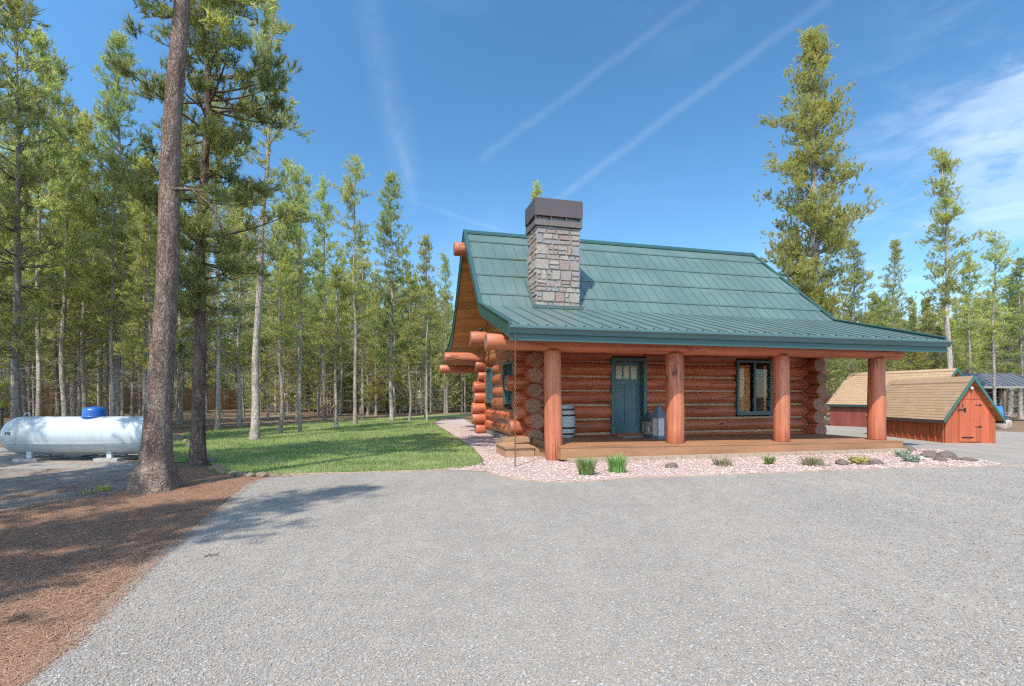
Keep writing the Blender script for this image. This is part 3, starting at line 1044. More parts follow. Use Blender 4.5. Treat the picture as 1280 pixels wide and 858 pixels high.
def sr(t):
    """right-hand roof edge: drawn in a little towards the ridge"""
    return 10.95 if t < TB else 10.95 - (t - TB) / (TR - TB) * .75


def mirror(P):
    return [(p[0], 2 * TR - p[1], p[2]) for p in P]


roof = MB()


def slab(t0, z0, t1, z1, thick, mat, both=True, l=None, lift0=0.0):
    a, b = sr(t0), sr(t1)
    P = [(SL, t0, z0 - thick + lift0), (a, t0, z0 - thick + lift0), (b, t1, z1 - thick), (SL, t1, z1 - thick), (SL, t0, z0 + lift0), (a, t0, z0 + lift0), (b, t1, z1), (SL, t1, z1)]
    roof.hexa(P, mat, 0)
    if both:
        Q = mirror(P)
        roof.hexa([Q[1], Q[0], Q[3], Q[2], Q[5], Q[4], Q[7], Q[6]], mat, 0)


# wood decking under the metal (the soffit)
slab(TE + .02, ZE - .05, TB, ZB - .05, .16, 2)
slab(TB + .001, ZB - .05, TR - .002, ZR - .052, .2, 2)
# lower roof pans
slab(TE, ZE, TB - .02, ZB, .045, 0)
slope_l = (ZB - ZE) / (TB - TE)
rs = random.Random(4)
for k in range(34):
    s = SL + .2 + k * .43
    if s > 10.85:
        break
    for fl in (False, True):
        P = []
        for h in (-.01, .022):
            for ds, t in ((-.011, TE + .004), (.011, TE + .004), (.011, TB - .03), (-.011, TB - .03)):
                P.append((s + ds, t, ZE + (t - TE) * slope_l + h))
        if fl:
            Q = mirror(P); P = [Q[1], Q[0], Q[3], Q[2], Q[5], Q[4], Q[7], Q[6]]
        roof.hexa(P, 3, 0)
# upper roof: stepped courses
edges = [TB - .01, 3.06, 3.79, 4.52, 5.25, TR - .01]
for i in range(5):
    t0, t1 = edges[i] - .015, edges[i + 1] + .01
    z0, z1 = ZB + (t0 - TB), ZB + (t1 - TB)
    slab(t0, z0, t1, z1 - .01, .04, 0, True, None, .055 if i else .03)
    if i:
        a = sr(t0)
        for fl in (False, True):
            P = [(SL, t0 + .012, z0 - .02), (a, t0 + .012, z0 - .02), (a, t0 + .03, z0 - .02), (SL, t0 + .03, z0 - .02), (SL, t0 + .012, z0 + .018), (a, t0 + .012, z0 + .018), (a, t0 + .03, z0 + .03), (SL, t0 + .03, z0 + .03)]
            if fl:
                Q = mirror(P); P = [Q[1], Q[0], Q[3], Q[2], Q[5], Q[4], Q[7], Q[6]]
            roof.hexa(P, 1, 0)  # near-black strip under the lifted lip: the course's shadow line put into colour
    if i < 4:
        off = (.18, .0, .18, .0)[i]
        for k in range(36):
            s = SL + .12 + off + k * .361
            if s > sr(t1) - .05:
                break
            for fl in (False, True):
                P = []
                lf = .055 if i else .03
                for h in (-.012, .014):
                    for ds, t in ((-.008, t0 + .01), (.008, t0 + .01), (.008, t1 - .03), (-.008, t1 - .03)):
                        f = (t - t0) / (t1 - t0)
                        P.append((s + ds, t, ZB + (t - TB) + lf * (1 - f) - .01 * f + h))
                if fl:
                    Q = mirror(P); P = [Q[1], Q[0], Q[3], Q[2], Q[5], Q[4], Q[7], Q[6]]
                roof.hexa(P, 3, 0)
for k in range(33):
    s = SL + .415 + k * .43
    if s < 10.85:
        roof.box((s - .022, TE + .03, ZE + .004), (s + .022, TE + .055, ZE + .036), 1)
roof_o = roof.build('roof', [M['roof'], M['roof_dark'], M['soffit'], M['seam']], cabin)
# narrow ridge cap
mb = MB()
e = SL - .02, sr(TR) + .02
mb.hexa([(e[0], TR - .12, ZR - .09), (e[1], TR - .12, ZR - .09), (e[1], TR, ZR - .03), (e[0], TR, ZR - .03), (e[0], TR - .12, ZR - .04), (e[1], TR - .12, ZR - .04), (e[1], TR, ZR + .07), (e[0], TR, ZR + .07)], 0, 0)
mb.hexa([(e[0], TR + .001, ZR - .03), (e[1], TR + .001, ZR - .03), (e[1], TR + .12, ZR - .09), (e[0], TR + .12, ZR - .09), (e[0], TR + .001, ZR + .07), (e[1], TR + .001, ZR + .07), (e[1], TR + .12, ZR - .04), (e[0], TR + .12, ZR - .04)], 0, 0)
mb.build('ridge_cap', M['trim'], roof_o)
# barge boards
for side in (0, 1):
    mb = MB()
    for (t0, z0, t1, z1) in ((TE, ZE, TB, ZB), (TB, ZB, TR, ZR)):
        for fl in (False, True):
            x0a, x1a = (SL - .035, SL - .003) if side == 0 else (sr(t0) + .003, sr(t0) + .035)
            x0b, x1b = (SL - .035, SL - .003) if side == 0 else (sr(t1) + .003, sr(t1) + .035)
            dp = .27
            P = [(x0a, t0, z0 - dp), (x1a, t0, z0 - dp), (x1b, t1, z1 - dp * (1 if t0 < 2 else 1.25)), (x0b, t1, z1 - dp * (1 if t0 < 2 else 1.25)), (x0a, t0, z0 + .05), (x1a, t0, z0 + .05), (x1b, t1, z1 + .05), (x0b, t1, z1 + .05)]
            if fl:
                Q = mirror(P); P = [Q[1], Q[0], Q[3], Q[2], Q[5], Q[4], Q[7], Q[6]]
            mb.hexa(P, 0)
            # narrow metal rake trim on top
            xa, xb = (SL - .06, SL + .05) if side == 0 else (sr(t0) - .05, sr(t0) + .06)
            xc, xd = (SL - .06, SL + .05) if side == 0 else (sr(t1) - .05, sr(t1) + .06)
            P = [(xa, t0, z0 + .053), (xb, t0, z0 + .053), (xd, t1, z1 + .053), (xc, t1, z1 + .053), (xa, t0, z0 + .085), (xb, t0, z0 + .085), (xd, t1, z1 + .085), (xc, t1, z1 + .085)]
            if fl:
                Q = mirror(P); P = [Q[1], Q[0], Q[3], Q[2], Q[5], Q[4], Q[7], Q[6]]
            mb.hexa(P, 0)
    mb.build('barge_board', M['trim'], roof_o)
# fascia and gutter on both eaves
for fl in (False, True):
    mf, mg = MB(), MB()
    s0, s1 = SL - .02, 10.97
    P = [(s0, TE - .03, 2.70), (s1, TE - .03, 2.70), (s1, TE - .002, 2.70), (s0, TE - .002, 2.70), (s0, TE - .03, 2.98), (s1, TE - .03, 2.98), (s1, TE - .002, 2.98), (s0, TE - .002, 2.98)]
    if fl:
        Q = mirror(P); P = [Q[1], Q[0], Q[3], Q[2], Q[5], Q[4], Q[7], Q[6]]
    mf.hexa(P, 0)
    prof = [(-.032, 2.842), (-.085, 2.842), (-.10, 2.87), (-.112, 2.915), (-.145, 2.945), (-.16, 2.96), (-.16, 2.995), (-.148, 3.0), (-.148, 2.965), (-.10, 2.93), (-.09, 2.86), (-.032, 2.86)]
    pts = [(s0 - .02, TE + a, z) for a, z in prof]
    if fl:
        pts = mirror(pts)[::-1]
    mg.prism(pts, (s1 - s0 + .04, 0, 0), 0)
    # end caps
    for sx in (s0 - .025, s1 + .022):
        cap = [(sx, TE - .032, 2.842), (sx, TE - .085, 2.842), (sx, TE - .112, 2.915), (sx, TE - .16, 2.96), (sx, TE - .16, 2.995), (sx, TE - .032, 2.995)]
        if fl:
            cap = mirror(cap)
        mg.prism(cap, (.005, 0, 0), 0)
    mf.build('fascia', M['trim'], roof_o)
    mg.build('gutter', M['gutter'], roof_o, fix=True)

# ---- gable siding, one lap board above the other
for s, sg in ((.0, -1), (RS + .22, 1)):
    mb = MB(); z = 3.0
    while z < 6.85:
        z1 = z + .135
        def ext(zz):
            if zz < ZB - .2:
                return max(0.0, TB - (ZB - .22 - zz) / slope_l)
            return TB + (zz - ZB + .24)
        a0, a1 = ext(z + .02), ext(z1)
        if a1 < TR - .05:
            mb.hexa([(s, a0, z), (s, 2 * TR - a0, z), (s + sg * .028, 2 * TR - a0, z), (s + sg * .028, a0, z), (s, a1, z1), (s, 2 * TR - a1, z1), (s + sg * .012, 2 * TR - a1, z1), (s + sg * .012, a1, z1)], 0, 0)
        z += .138
    mb.build('gable_siding', M['siding'], cabin)
# little dark flood lamp on the gable
mb = MB(); mb.lathe([(.001, .06), (.03, .06), (.055, .02), (.06, -.02), (.045, -.05), (.001, -.05)], (-1.25, 2.72, 3.395), 14); mb.box((-1.28, 2.69, 3.32), (-1.22, 2.75, 3.345)); mb.build('flood_lamp', M['black'], cabin)

# ---- front door
d0, d1, dz0, dz1 = DOOR
mb = MB()
ft = WT - .235
for (a, b2, z0, z1) in ((d0 - .03, d0 + .075, dz0, dz1), (d1 - .075, d1 + .03, dz0, dz1), (d0 + .077, d1 - .077, dz1 - .10, dz1)):
    mb.box((a, ft, z0), (b2, WT + .22, z1))
frame = mb.build('door_frame', M['door_trim'], cabin)
leaf_t = WT - .02
l0, l1, lz0, lz1 = d0 + .08, d1 - .08, dz0 + .02, dz1 - .105
mb = MB()
st = .12
mb.box((l0, leaf_t, lz0), (l1, leaf_t + .02, lz1))                       # recessed ground of the panels
midx = (l0 + l1) / 2
zl0, zl1 = lz1 - .52, lz1 - .12                                         # light row
for (a, b2, z0, z1) in ((l0, l0 + st, lz0, lz1), (l1 - st, l1, lz0, lz1), (l0 + st + .001, l1 - st - .001, lz1 - .12, lz1), (l0 + st + .001, l1 - st - .001, lz0, lz0 + .22),
                        (l0 + st + .001, l1 - st - .001, zl0 - .16, zl0), (midx - .05, midx + .05, lz0 + .221, zl0 - .161)):
    mb.box((a, leaf_t - .02, z0), (b2, leaf_t - .001, z1))
mb.box((l0 + st - .02, leaf_t - .035, zl0 - .06), (l1 - st + .02, leaf_t - .021, zl0 - .02))
wl = (l1 - l0 - 2 * st - .08) / 3
for k in range(2):
    a = l0 + st + (k + 1) * wl + k * .04
    mb.box((a, leaf_t - .02, zl0 + .001), (a + .04, leaf_t - .001, zl1 - .001))
door = mb.build('front_door', M['door'], cabin)
for k in range(3):
    a = l0 + st + k * (wl + .04)
    mb = MB(); mb.box((a + .002, leaf_t - .008, zl0 + .003), (a + wl - .002, leaf_t - .004, zl1 - .003)); mb.build('door_light', M['lite'], door)
mb = MB()
mb.box((l0 + .035, leaf_t - .032, lz0 + .82), (l0 + .085, leaf_t - .021, lz0 + 1.02)); mb.tube([(l0 + .06, leaf_t - .03, lz0 + .97), (l0 + .06, leaf_t - .075, lz0 + .96), (l0 + .06, leaf_t - .08, lz0 + .86), (l0 + .06, leaf_t - .03, lz0 + .84)], .011, 8, 0, 0)
mb.lathe([(.001, 0), (.03, 0), (.03, .02), (.001, .02)], (l0 + .06, leaf_t - .042, lz0 + 1.1), 12, 0, True, 'y')
mb.build('door_handle', M['black'], door)


# ---- windows
def window(along, fixed, a0, a1, z0, z1, sgn, split, curtains, munt):
    """fixed = outer plane, sgn: which way outside lies"""
    def bx(mb, p, q, d0_, d1_, mat=0):
        lo, hi = min(fixed + sgn * d0_, fixed + sgn * d1_), max(fixed + sgn * d0_, fixed + sgn * d1_)
        if along == 's':
            mb.box((p[0], lo, p[1]), (q[0], hi, q[1]), mat)
        else:
            mb.box((lo, p[0], p[1]), (hi, q[0], q[1]), mat)
    fw = .075
    mb = MB()
    for p, q in (((a0, z0), (a0 + fw, z1)), ((a1 - fw, z0), (a1, z1)), ((a0 + fw + .001, z1 - fw), (a1 - fw - .001, z1)), ((a0 + fw + .001, z0), (a1 - fw - .001, z0 + fw))):
        bx(mb, p, q, 0, -.28)
    bx(mb, (a0 - .03, z0 - .045), (a1 + .03, z0 - .002), .03, -.2)
    am = a0 + (a1 - a0) * split
    bx(mb, (am - .035, z0 + fw + .001), (am + .035, z1 - fw - .001), -.03, -.10)
    o = mb.build('window', M['win_trim'], cabin)
    mb = MB(); bx(mb, (a0 + fw, z0 + fw), (a1 - fw, z1 - fw), -.075, -.079); mb.build('glass_pane', M['glass'], o)
    mb = MB()
    for b0, b1 in munt:
        for j in range(1, 3):
            zz = z0 + fw + (z1 - z0 - 2 * fw) * j / 3
            bx(mb, (b0, zz - .006), (b1, zz + .006), -.083, -.093)
        xm = (b0 + b1) / 2
        bx(mb, (xm - .006, z0 + fw), (xm + .006, z1 - fw), -.095, -.1)
    if munt:
        mb.build('muntin', M['cap_band'], o)
    for c0, c1 in curtains:
        nfold = int((c1 - c0) / .018)
        V, F = [], []
        for k in range(nfold + 1):
            a = c0 + (c1 - c0) * k / nfold
            dep = -.17 - .028 * math.sin(k * 1.25 + .6 * math.sin(k * .31)) - .012 * math.sin(k * .5)
            for z in (z0 + .03, z1 - .14):
                V.append((a, fixed + sgn * dep, z) if along == 's' else (fixed + sgn * dep, a, z))
        for k in range(nfold):
            F.append([2 * k, 2 * k + 2, 2 * k + 3, 2 * k + 1])
        mb = MB(); mb.add(V, F, 0, None, True); mb.build('curtain', M['curtain'], o)
    return o


window('s', WT - .25, WIN[0], WIN[1], WIN[2], WIN[3], -1, .52, [(WIN[0] + .08, WIN[0] + .60), (WIN[0] + 1.13, WIN[1] - .06)], [(WIN[0] + .73, WIN[1] - .08)])
window('t', LS - .24, LW1[0], LW1[1], LW1[2], LW1[3], -1, .5, [(LW1[0] + .1, LW1[0] + .4)], [])
window('t', LS - .24, LW2[0], LW2[1], LW2[2], LW2[3], -1, .5, [(LW2[0] + .1, LW2[0] + .4)], [])

# wall lantern by the corner of the gable end
mb = MB()
mb.box((-.16, 3.28, 1.93), (-.02, 3.32, 1.97)); mb.lathe([(.001, 2.12), (.03, 2.1), (.085, 2.02), (.09, 2.0), (.001, 2.0)], (-.2, 3.3, 0), 10)
mb.lathe([(.001, 1.73), (.05, 1.73), (.06, 1.75), (.001, 1.76)], (-.2, 3.3, 0), 10)
for k in range(4):
    a = k * math.pi / 2 + .4
    mb.box((-.2 + .06 * math.cos(a) - .006, 3.3 + .06 * math.sin(a) - .006, 1.755), (-.2 + .06 * math.cos(a) + .006, 3.3 + .06 * math.sin(a) + .006, 2.0))
lan = mb.build('wall_lantern', M['brown_metal'], cabin)
mb = MB(); mb.lathe([(.001, 1.762), (.048, 1.762), (.052, 1.995), (.001, 1.995)], (-.2, 3.3, 0), 12); mb.build('lamp_glass', m_plain('frosted_glass', (.62, .66, .64), .3), lan)

# ---- chimney: random ashlar set round a mortar core
C0, C1, CT0, CT1, CZ0, CZ1 = .37, 1.70, 2.60, 3.52, 3.95, 6.45
mb = MB()
mb.box((C0 + .03, CT0 + .03, CZ0), (C1 - .03, CT1 - .03, CZ1 - .01), 1)
rr = random.Random(17)


def ashlar(width, place):
    """fills a width x height field with rectangles of 1-3 rows"""
    z = CZ0
    while z < CZ1 - .06:
        h = min(rr.choice((.14, .20, .25, .30)), CZ1 - z)
        x = 0.0
        while x < width - .03:
            w = min(rr.uniform(.12, .40) if h > .15 else rr.uniform(.16, .42), width - x)
            if width - x - w < .1:
                w = width - x
            parts = [(z, h)] if (h < .2 or rr.random() < .5) else [(z, h * .45), (z + h * .45, h * .55)]
            for zz, hh in parts:
                place(x + .009, x + w - .009, zz + .008, zz + hh - .008, rr.uniform(.0, .03), rr)
            x += w
        z += h


def stone(mb, P):
    mb.hexa(P, 0)


def jit(rr):
    return rr.uniform(-.013, .013)


def front(a, b, z0, z1, d, rr, y=CT0, sg=-1):
    o = sg * d; ch = .014
    P = [(C0 + a, y + .06, z0), (C0 + b, y + .06, z0), (C0 + b, y + .06, z1), (C0 + a, y + .06, z1)]
    Q = [(C0 + a + ch + jit(rr), y + o, z0 + ch + jit(rr)), (C0 + b - ch + jit(rr), y + o, z0 + ch + jit(rr)), (C0 + b - ch + jit(rr), y + o, z1 - ch + jit(rr)), (C0 + a + ch + jit(rr), y + o, z1 - ch + jit(rr))]
    if sg > 0:
        P = [(p[0], y - .06, p[2]) for p in P]
        stone(mb, Q + P)
    else:
        stone(mb, P[::-1] + Q[::-1])


def side(a, b, z0, z1, d, rr, x=C0, sg=-1):
    ch = .014
    P = [(x - sg * .06, CT0 + a, z0), (x - sg * .06, CT0 + b, z0), (x - sg * .06, CT0 + b, z1), (x - sg * .06, CT0 + a, z1)]
    Q = [(x + sg * d, CT0 + a + ch + jit(rr), z0 + ch + jit(rr)), (x + sg * d, CT0 + b - ch + jit(rr), z0 + ch), (x + sg * d, CT0 + b - ch, z1 - ch + jit(rr)), (x + sg * d, CT0 + a + ch, z1 - ch)]
    stone(mb, (P + Q) if sg < 0 else (Q + P))


ashlar(C1 - C0, lambda *a: front(*a))
ashlar(C1 - C0, lambda *a: front(*a, y=CT1, sg=1))
ashlar(CT1 - CT0, lambda *a: side(*a))
ashlar(CT1 - CT0, lambda *a: side(*a, x=C1, sg=1))
chim = mb.build('chimney', [M['stone'], M['mortar']], cabin, fix=True)
mb = MB(); e = .06
mb.box((C0 - e, CT0 - e, CZ1), (C1 + e, CT1 + e, CZ1 + .16), 1)
for x in np.linspace(C0 - e + .03, C1 + e - .03, 4):
    for y in (CT0 - e + .03, CT1 + e - .03):
        mb.box((x - .02, y - .02, CZ1 + .161), (x + .02, y + .02, CZ1 + .279), 0)
mb.box((C0 + .05, CT0 + .05, CZ1 + .161), (C1 - .05, CT1 - .05, CZ1 + .275), 2)
a0, a1, b0, b1 = C0 - e - .01, C1 + e + .01, CT0 - e - .01, CT1 + e + .01
mb.box((a0, b0, CZ1 + .28), (a1, b1, CZ1 + .78), 0)
mb.build('chimney_cap', [M['brown_metal'], M['cap_band'], m_plain('spark_mesh', (.22, .22, .22), .5, .6, vary=.5, scale=40)], chim)

mb = MB()
for sg, x in ((-1, C0), (1, C1)):
    xa, xb = (x - .10, x - .035) if sg < 0 else (x + .035, x + .10)
    P = []
    for h in (0.03, .075):
        P += [(xa, TB, ZB + h), (xb, TB, ZB + h), (xb, CT1 + .05, ZB + CT1 + .05 - TB + h), (xa, CT1 + .05, ZB + CT1 + .05 - TB + h)]
    mb.hexa(P, 0)
mb.box((C0 - .1, CT0 - .09, ZB - .02), (C1 + .1, CT0 - .035, ZB + .075))
mb.build('chimney_flashing', M['seam'], roof_o)

# ------------------------------------------------------------------ things on and by the porch
def place(s, t):
    x, y = HW(s, t)
    return x, y


x, y = place(1.04, 2.12)
barrel = tag(empty('barrel', (x, y, deck_top(1) + .002), TH), 'weathered whitewashed wooden barrel standing on the porch behind the corner post', 'barrel')
mb = MB(); prof = [(.001, .04), (.25, .04), (.25, 0), (.262, 0)] + [(.262 + .055 * math.sin(math.pi * k / 12), .9 * k / 12) for k in range(1, 13)] + [(.245, .9), (.24, .86), (.001, .86)]
mb.lathe(prof, (0, 0, 0), 24); mb.build('barrel_body', m_wood('white_stave', (.25, .25, .24), (.46, .47, .46), (.58, .59, .59), .8, 1.2, 16, island=0), barrel)
for z in (.10, .27, .62, .78):
    rad = .262 + .055 * math.sin(math.pi * z / .9)
    mb = MB(); mb.lathe([(rad + .001, z - .025), (rad + .006, z - .025), (rad + .006, z + .025), (rad + .001, z + .025)], (0, 0, 0), 24); mb.build('hoop', M['black'], barrel)

def lantern(s, t, h, w, label, roofmat, postmat, panel):
    x, y = place(s, t)
    L = tag(empty('floor_lantern', (x, y, deck_top(s) + .003), TH + .1), label, 'lantern')
    mb = MB(); mb.box((-w, -w, 0), (w, w, .05)); mb.box((-w * .85, -w * .85, .051), (w * .85, w * .85, .08)); mb.build('base', roofmat, L)
    hb = h * .58
    for sx in (-1, 1):
        for sy in (-1, 1):
            mb = MB(); mb.box((sx * w * .85 - .014, sy * w * .85 - .014, .081), (sx * w * .85 + .014, sy * w * .85 + .014, hb)); mb.build('corner_post', postmat, L)
    mb = MB(); mb.box((-w * 1.02, -w * 1.02, hb + .001), (w * 1.02, w * 1.02, hb + .05))
    q = w * 1.05
    base = mb.nv
    for z0, q0, z1, q1 in ((hb + .051, q, hb + .051 + (h - hb) * .45, q * .55), (hb + .052 + (h - hb) * .45, q * .54, h - .03, .012)):
        mb.hexa([(-q0, -q0, z0), (q0, -q0, z0), (q0, q0, z0), (-q0, q0, z0), (-q1, -q1, z1), (q1, -q1, z1), (q1, q1, z1), (-q1, q1, z1)], 0)
    mb.tube([(.02 * math.cos(a), 0, h - .02 + .025 * math.sin(a)) for a in np.linspace(0, 6.283, 11)], .004, 5)
    mb.build('lantern_roof', roofmat, L)
    mb = MB(); mb.lathe([(.001, .081), (w * .45, .081), (w * .45, hb * .62), (w * .3, hb * .66), (.001, hb * .64)], (0, 0, 0), 16); mb.build('candle', mw, L)
    mb = MB()
    for sy in (-1, 1):
        mb.box((-w * .85 + .016, sy * w * .85 - .003, .082), (w * .85 - .016, sy * w * .85 + .003, hb - .001)); mb.box((sy * w * .85 - .003, -w * .85 + .016, .082), (sy * w * .85 + .003, w * .85 - .016, hb - .001))
    mb.build('glass_panel', panel, L)


mp = m_plain('lantern_blue', (.13, .18, .24), .6, vary=.2); mp2 = m_plain('lantern_dark_blue', (.05, .08, .11), .55, vary=.2); mw = m_plain('candle_white', (.70, .72, .70), .6); mt = M['step']
lantern(3.48, 1.22, .98, .135, 'taller grey-blue peaked floor lantern with white sides against the second post', mp, mt, m_plain('frosted_panel', (.55, .60, .62), .35, vary=.05))
lantern(3.47, 1.78, .76, .12, 'shorter dark-topped floor lantern with tan corner posts beside the door', mp2, mt, M['glass'])

x, y = place(3.25, 2.02)
mb = MB(); mb.box((-.52, -.26, 0), (.52, .26, .016)); mat_o = mb.build('door_mat', m_plain('mat_grey', (.44, .44, .43), .95, vary=.25, scale=30, bump=.6))
mat_o.location = (x, y, deck_top(3.2) + .003); mat_o.rotation_euler = (0, 0, TH)
tag(mat_o, 'pale grey door mat lying before the blue front door', 'door mat')

# rain chain hanging from the end of the gutter
mb = MB(); n = 58
cx, cy = HW(-1.16, -.93)
for k in range(n):
    z = .02 + (2.84 - .02) * k / (n - 1)
    t = np.linspace(0, 2 * math.pi, 9)
    a = (k % 2) * math.pi / 2 + .4
    ring = np.stack([.019 * np.cos(t) * math.cos(a), .019 * np.cos(t) * math.sin(a), z + .034 * np.sin(t)], 1)
    mb.tube(ring, .0055, 5)
o = mb.build('rain_chain', m_plain('copper_chain', (.22, .12, .075), .5, .5))
o.location = (cx, cy, 0)
tag(o, 'thin dark rain chain hanging from the gutter corner to the ground', 'rain chain')


# rocks
def rock_mesh(name, seed, mat, flat=.62, sub=2):
    bm = bmesh.new()
    bmesh.ops.create_icosphere(bm, subdivisions=sub, radius=1.0)
    for v in bm.verts:
        p = v.co.copy()
        d = 1 + .32 * mnoise.noise(p * 1.1 + Vector((seed * 3.7, 0, 0))) + .14 * mnoise.noise(p * 3.1 + Vector((0, seed * 2.3, 0)))
        # facet: flatten in a few random directions
        v.co = p * d
        v.co.z *= flat
    rr2 = random.Random(seed)
    for _ in range(5):
        nrm = Vector((rr2.uniform(-1, 1), rr2.uniform(-1, 1), rr2.uniform(-.2, 1))).normalized(); lim = rr2.uniform(.55, .85)
        for v in bm.verts:
            dd = v.co.dot(nrm)
            if dd > lim:
                v.co -= nrm * (dd - lim) * .85
    me = bpy.data.meshes.new(name); bm.to_mesh(me); bm.free()
    me.materials.append(mat)
    return me


def put_rock(name, me, px, py, wpx, label, group=None, sc=(1, .8, .7), rot=0, sink=.35):
    X, Y = G(px, py)
    o = bpy.data.objects.new(name, me); COL.objects.link(o)
    rad = wpx / FOC * Y / 2
    o.scale = (rad * sc[0], rad * sc[1], rad * sc[2])
    o.location = (X, Y + rad * .5, rad * sc[2] * sink)
    o.rotation_euler = (0, 0, rot)
    return tag(o, label, 'rock', group)


RK = [rock_mesh('rock', i + 1, M['rock']) for i in range(5)]
RT = [rock_mesh('edging_stone', i + 11, M['rock_tan'], .7) for i in range(4)]
rocks = [(841, 586, 17, 'dark pointed rock in the pink bed below the second porch post', .9), (1055, 582, 21, 'rounded brown rock in the pink bed, left of the yellow plant', .75), (1081, 582, 18, 'grey rock directly right of the yellow plant', .7),
         (1098, 581.5, 24, 'long dark brown rock touching the grey rock below the last porch post', .55), (1139, 564.5, 21, 'brown rock near the right end of the porch deck', .65), (1166, 573, 26, 'largest reddish rock at the left end of the rock pile', .75),
         (1178, 577, 20, 'reddish brown rock at the foot of the rock pile', .6), (1188, 573.5, 24, 'brown rock in the middle of the rock pile', .8), (1199, 576, 16, 'low dark rock at the right end of the rock pile', .55), (1217, 577.5, 22, 'flat oval dark rock lying alone right of the rock pile', .45)]
for i, (px, py_, w, lb, h) in enumerate(rocks):
    put_rock('rock', RK[i % 5], px, py_, w, lb, None, (1.05, .75, h), i * 1.3)
X, Y = G(1151, 575)
o = put_rock('rock', rock_mesh('white_rock', 31, m_plain('white_quartz', (.68, .66, .64), .8)), 1152, 574.5, 11, 'small white rock left of the rock pile', None, (1, .8, .8), .4)
# stone edging of the lawn
edge_px = [(269, 588, 20), (278, 592, 17), (289, 595, 17), (301, 596.5, 19), (313, 597, 16), (326, 597, 20), (341, 597.5, 15), (356, 597.5, 14), (259, 580, 22), (237, 559, 13), (230, 553, 12), (224, 550, 13), (216, 548, 14), (241, 583, 12)]
rr2 = random.Random(5)
for i, (px, py_, w) in enumerate(edge_px):
    X, Y = G(px, py_)
    put_rock('edging_stone', RT[i % 4], px, py_, w, 'tan edging stone set along the lawn border', 'edging stones along the lawn', (1.0, .75, .62), rr2.uniform(0, 6), .4)
# thin curved border of the gravel/bed line: low tan blocks under the porch rim
for k in range(24):
    s = .35 + k * .405
    mb = MB(); mb.box((-.195, -.09, 0), (.195, .09, .085)) if k == 0 else None
    if k == 0:
        pav = mb.build('paver_block', M['paver']); o = pav
    else:
        o = pav.copy(); COL.objects.link(o)
    X, Y = HW(s, -.58)
    o.location = (X, Y, .012 - .0004 * k); o.rotation_euler = (0, 0, TH + rr2.uniform(-.03, .03))
    tag(o, 'tan paver block in the row below the porch rim', 'paver', 'paver blocks edging the porch')


# tufts of grass and small plants in the bed
def tuft(name, X, Y, h, w, nblade, mat, label, cat, lean=.5, seed=0, width=.008, kind='blade'):
    r = np.random.RandomState(seed)
    mb = MB()
    for k in range(nblade):
        a = r.rand() * 2 * math.pi
        b = r.rand() ** .6 * w * .35
        L = h * (.55 + .5 * r.rand()); ln = lean * (.2 + r.rand()) * L
        p0 = np.array([b * math.cos(a), b * math.sin(a), 0])
        d = np.array([math.cos(a + r.randn() * .4), math.sin(a + r.randn() * .4), 0])
        pts = [p0 + d * ln * (q ** 1.8) + np.array([0, 0, L * (q - .18 * q * q)]) for q in (0, .4, .75, 1)]
        sdir = np.array([-d[1], d[0], 0])
        ww = width * (.7 + .6 * r.rand())
        V = []
        for q, p in enumerate(pts[:-1]):
            f = (1, .85, .5)[q]
            V += [p - sdir * ww * f, p + sdir * ww * f]
        V.append(pts[-1])
        base = mb.nv
        mb.add(V, [[0, 1, 3, 2], [2, 3, 5, 4]], 0)
        mb.F.append((np.array([[base + 4, base + 5, base + 6]]), 0, None, False))
        if kind == 'leafy':
            for q in range(5):
                f = .3 + .7 * r.rand(); p = p0 + d * ln * f ** 1.8 + np.array([0, 0, L * (f - .18 * f * f)])
                e1 = r.randn(3); e1 /= np.linalg.norm(e1); e2 = np.cross(e1, r.randn(3)); e2 /= np.linalg.norm(e2)
                mb.add([p, p + e1 * .03 + e2 * .012, p + e1 * .06, p + e1 * .03 - e2 * .012], [[0, 1, 2, 3]], 0)
    o = mb.build(name, mat)
    o.location = (X, Y, .012)
    return tag(o, label, cat)


tuft('grass_tuft', *G(733, 594.5), .46, .42, 230, M['tuftgrass'], 'bright green grass tuft nearest the corner post', 'grass tuft', .5, 1, .007)
tuft('grass_tuft', *G(771, 591.5), .48, .46, 260, M['tuftgrass'], 'fuller bright green grass tuft below the front door', 'grass tuft', .45, 2, .007)
tuft('grass_tuft', *G(903, 583), .25, .5, 150, M['drygrass'], 'grey-green dry grass tuft left of the window post', 'grass tuft', .9, 3, .006)
tuft('small_shrub', *G(961, 581.5), .21, .2, 60, M['tuftgrass'], 'tiny green shrub below the third porch post', 'shrub', .4, 4, .008, 'leafy')
tuft('grass_tuft', *G(1016, 582.5), .27, .62, 210, M['drygrass'], 'spreading dry grass tuft left of the rounded brown rock', 'grass tuft', 1.1, 5, .006)
tuft('small_shrub', *G(1073, 581), .2, .36, 90, M['yellowleaf'], 'small yellow plant between two rocks', 'shrub', .8, 6, .008, 'leafy')
tuft('small_shrub', *G(1139, 578.5), .2, .34, 90, M['sage'], 'silver-green plant before the rock at the porch end', 'shrub', .8, 7, .008, 'leafy')
tuft('small_shrub', *G(1128, 572), .2, .3, 70, M['sage'], 'low grey-green plant at the right corner of the deck', 'shrub', .9, 8, .007, 'leafy')
tuft('weed', *G(130, 614), .12, .3, 90, M['yellowleaf'], 'yellowish weed on the grey ground left of the big trunk', 'weed', .9, 9, .006)
tuft('weed', *G(108, 619), .10, .34, 80, M['drygrass'], 'grey-green weed on the grey ground below the tank', 'weed', 1.0, 10, .006)

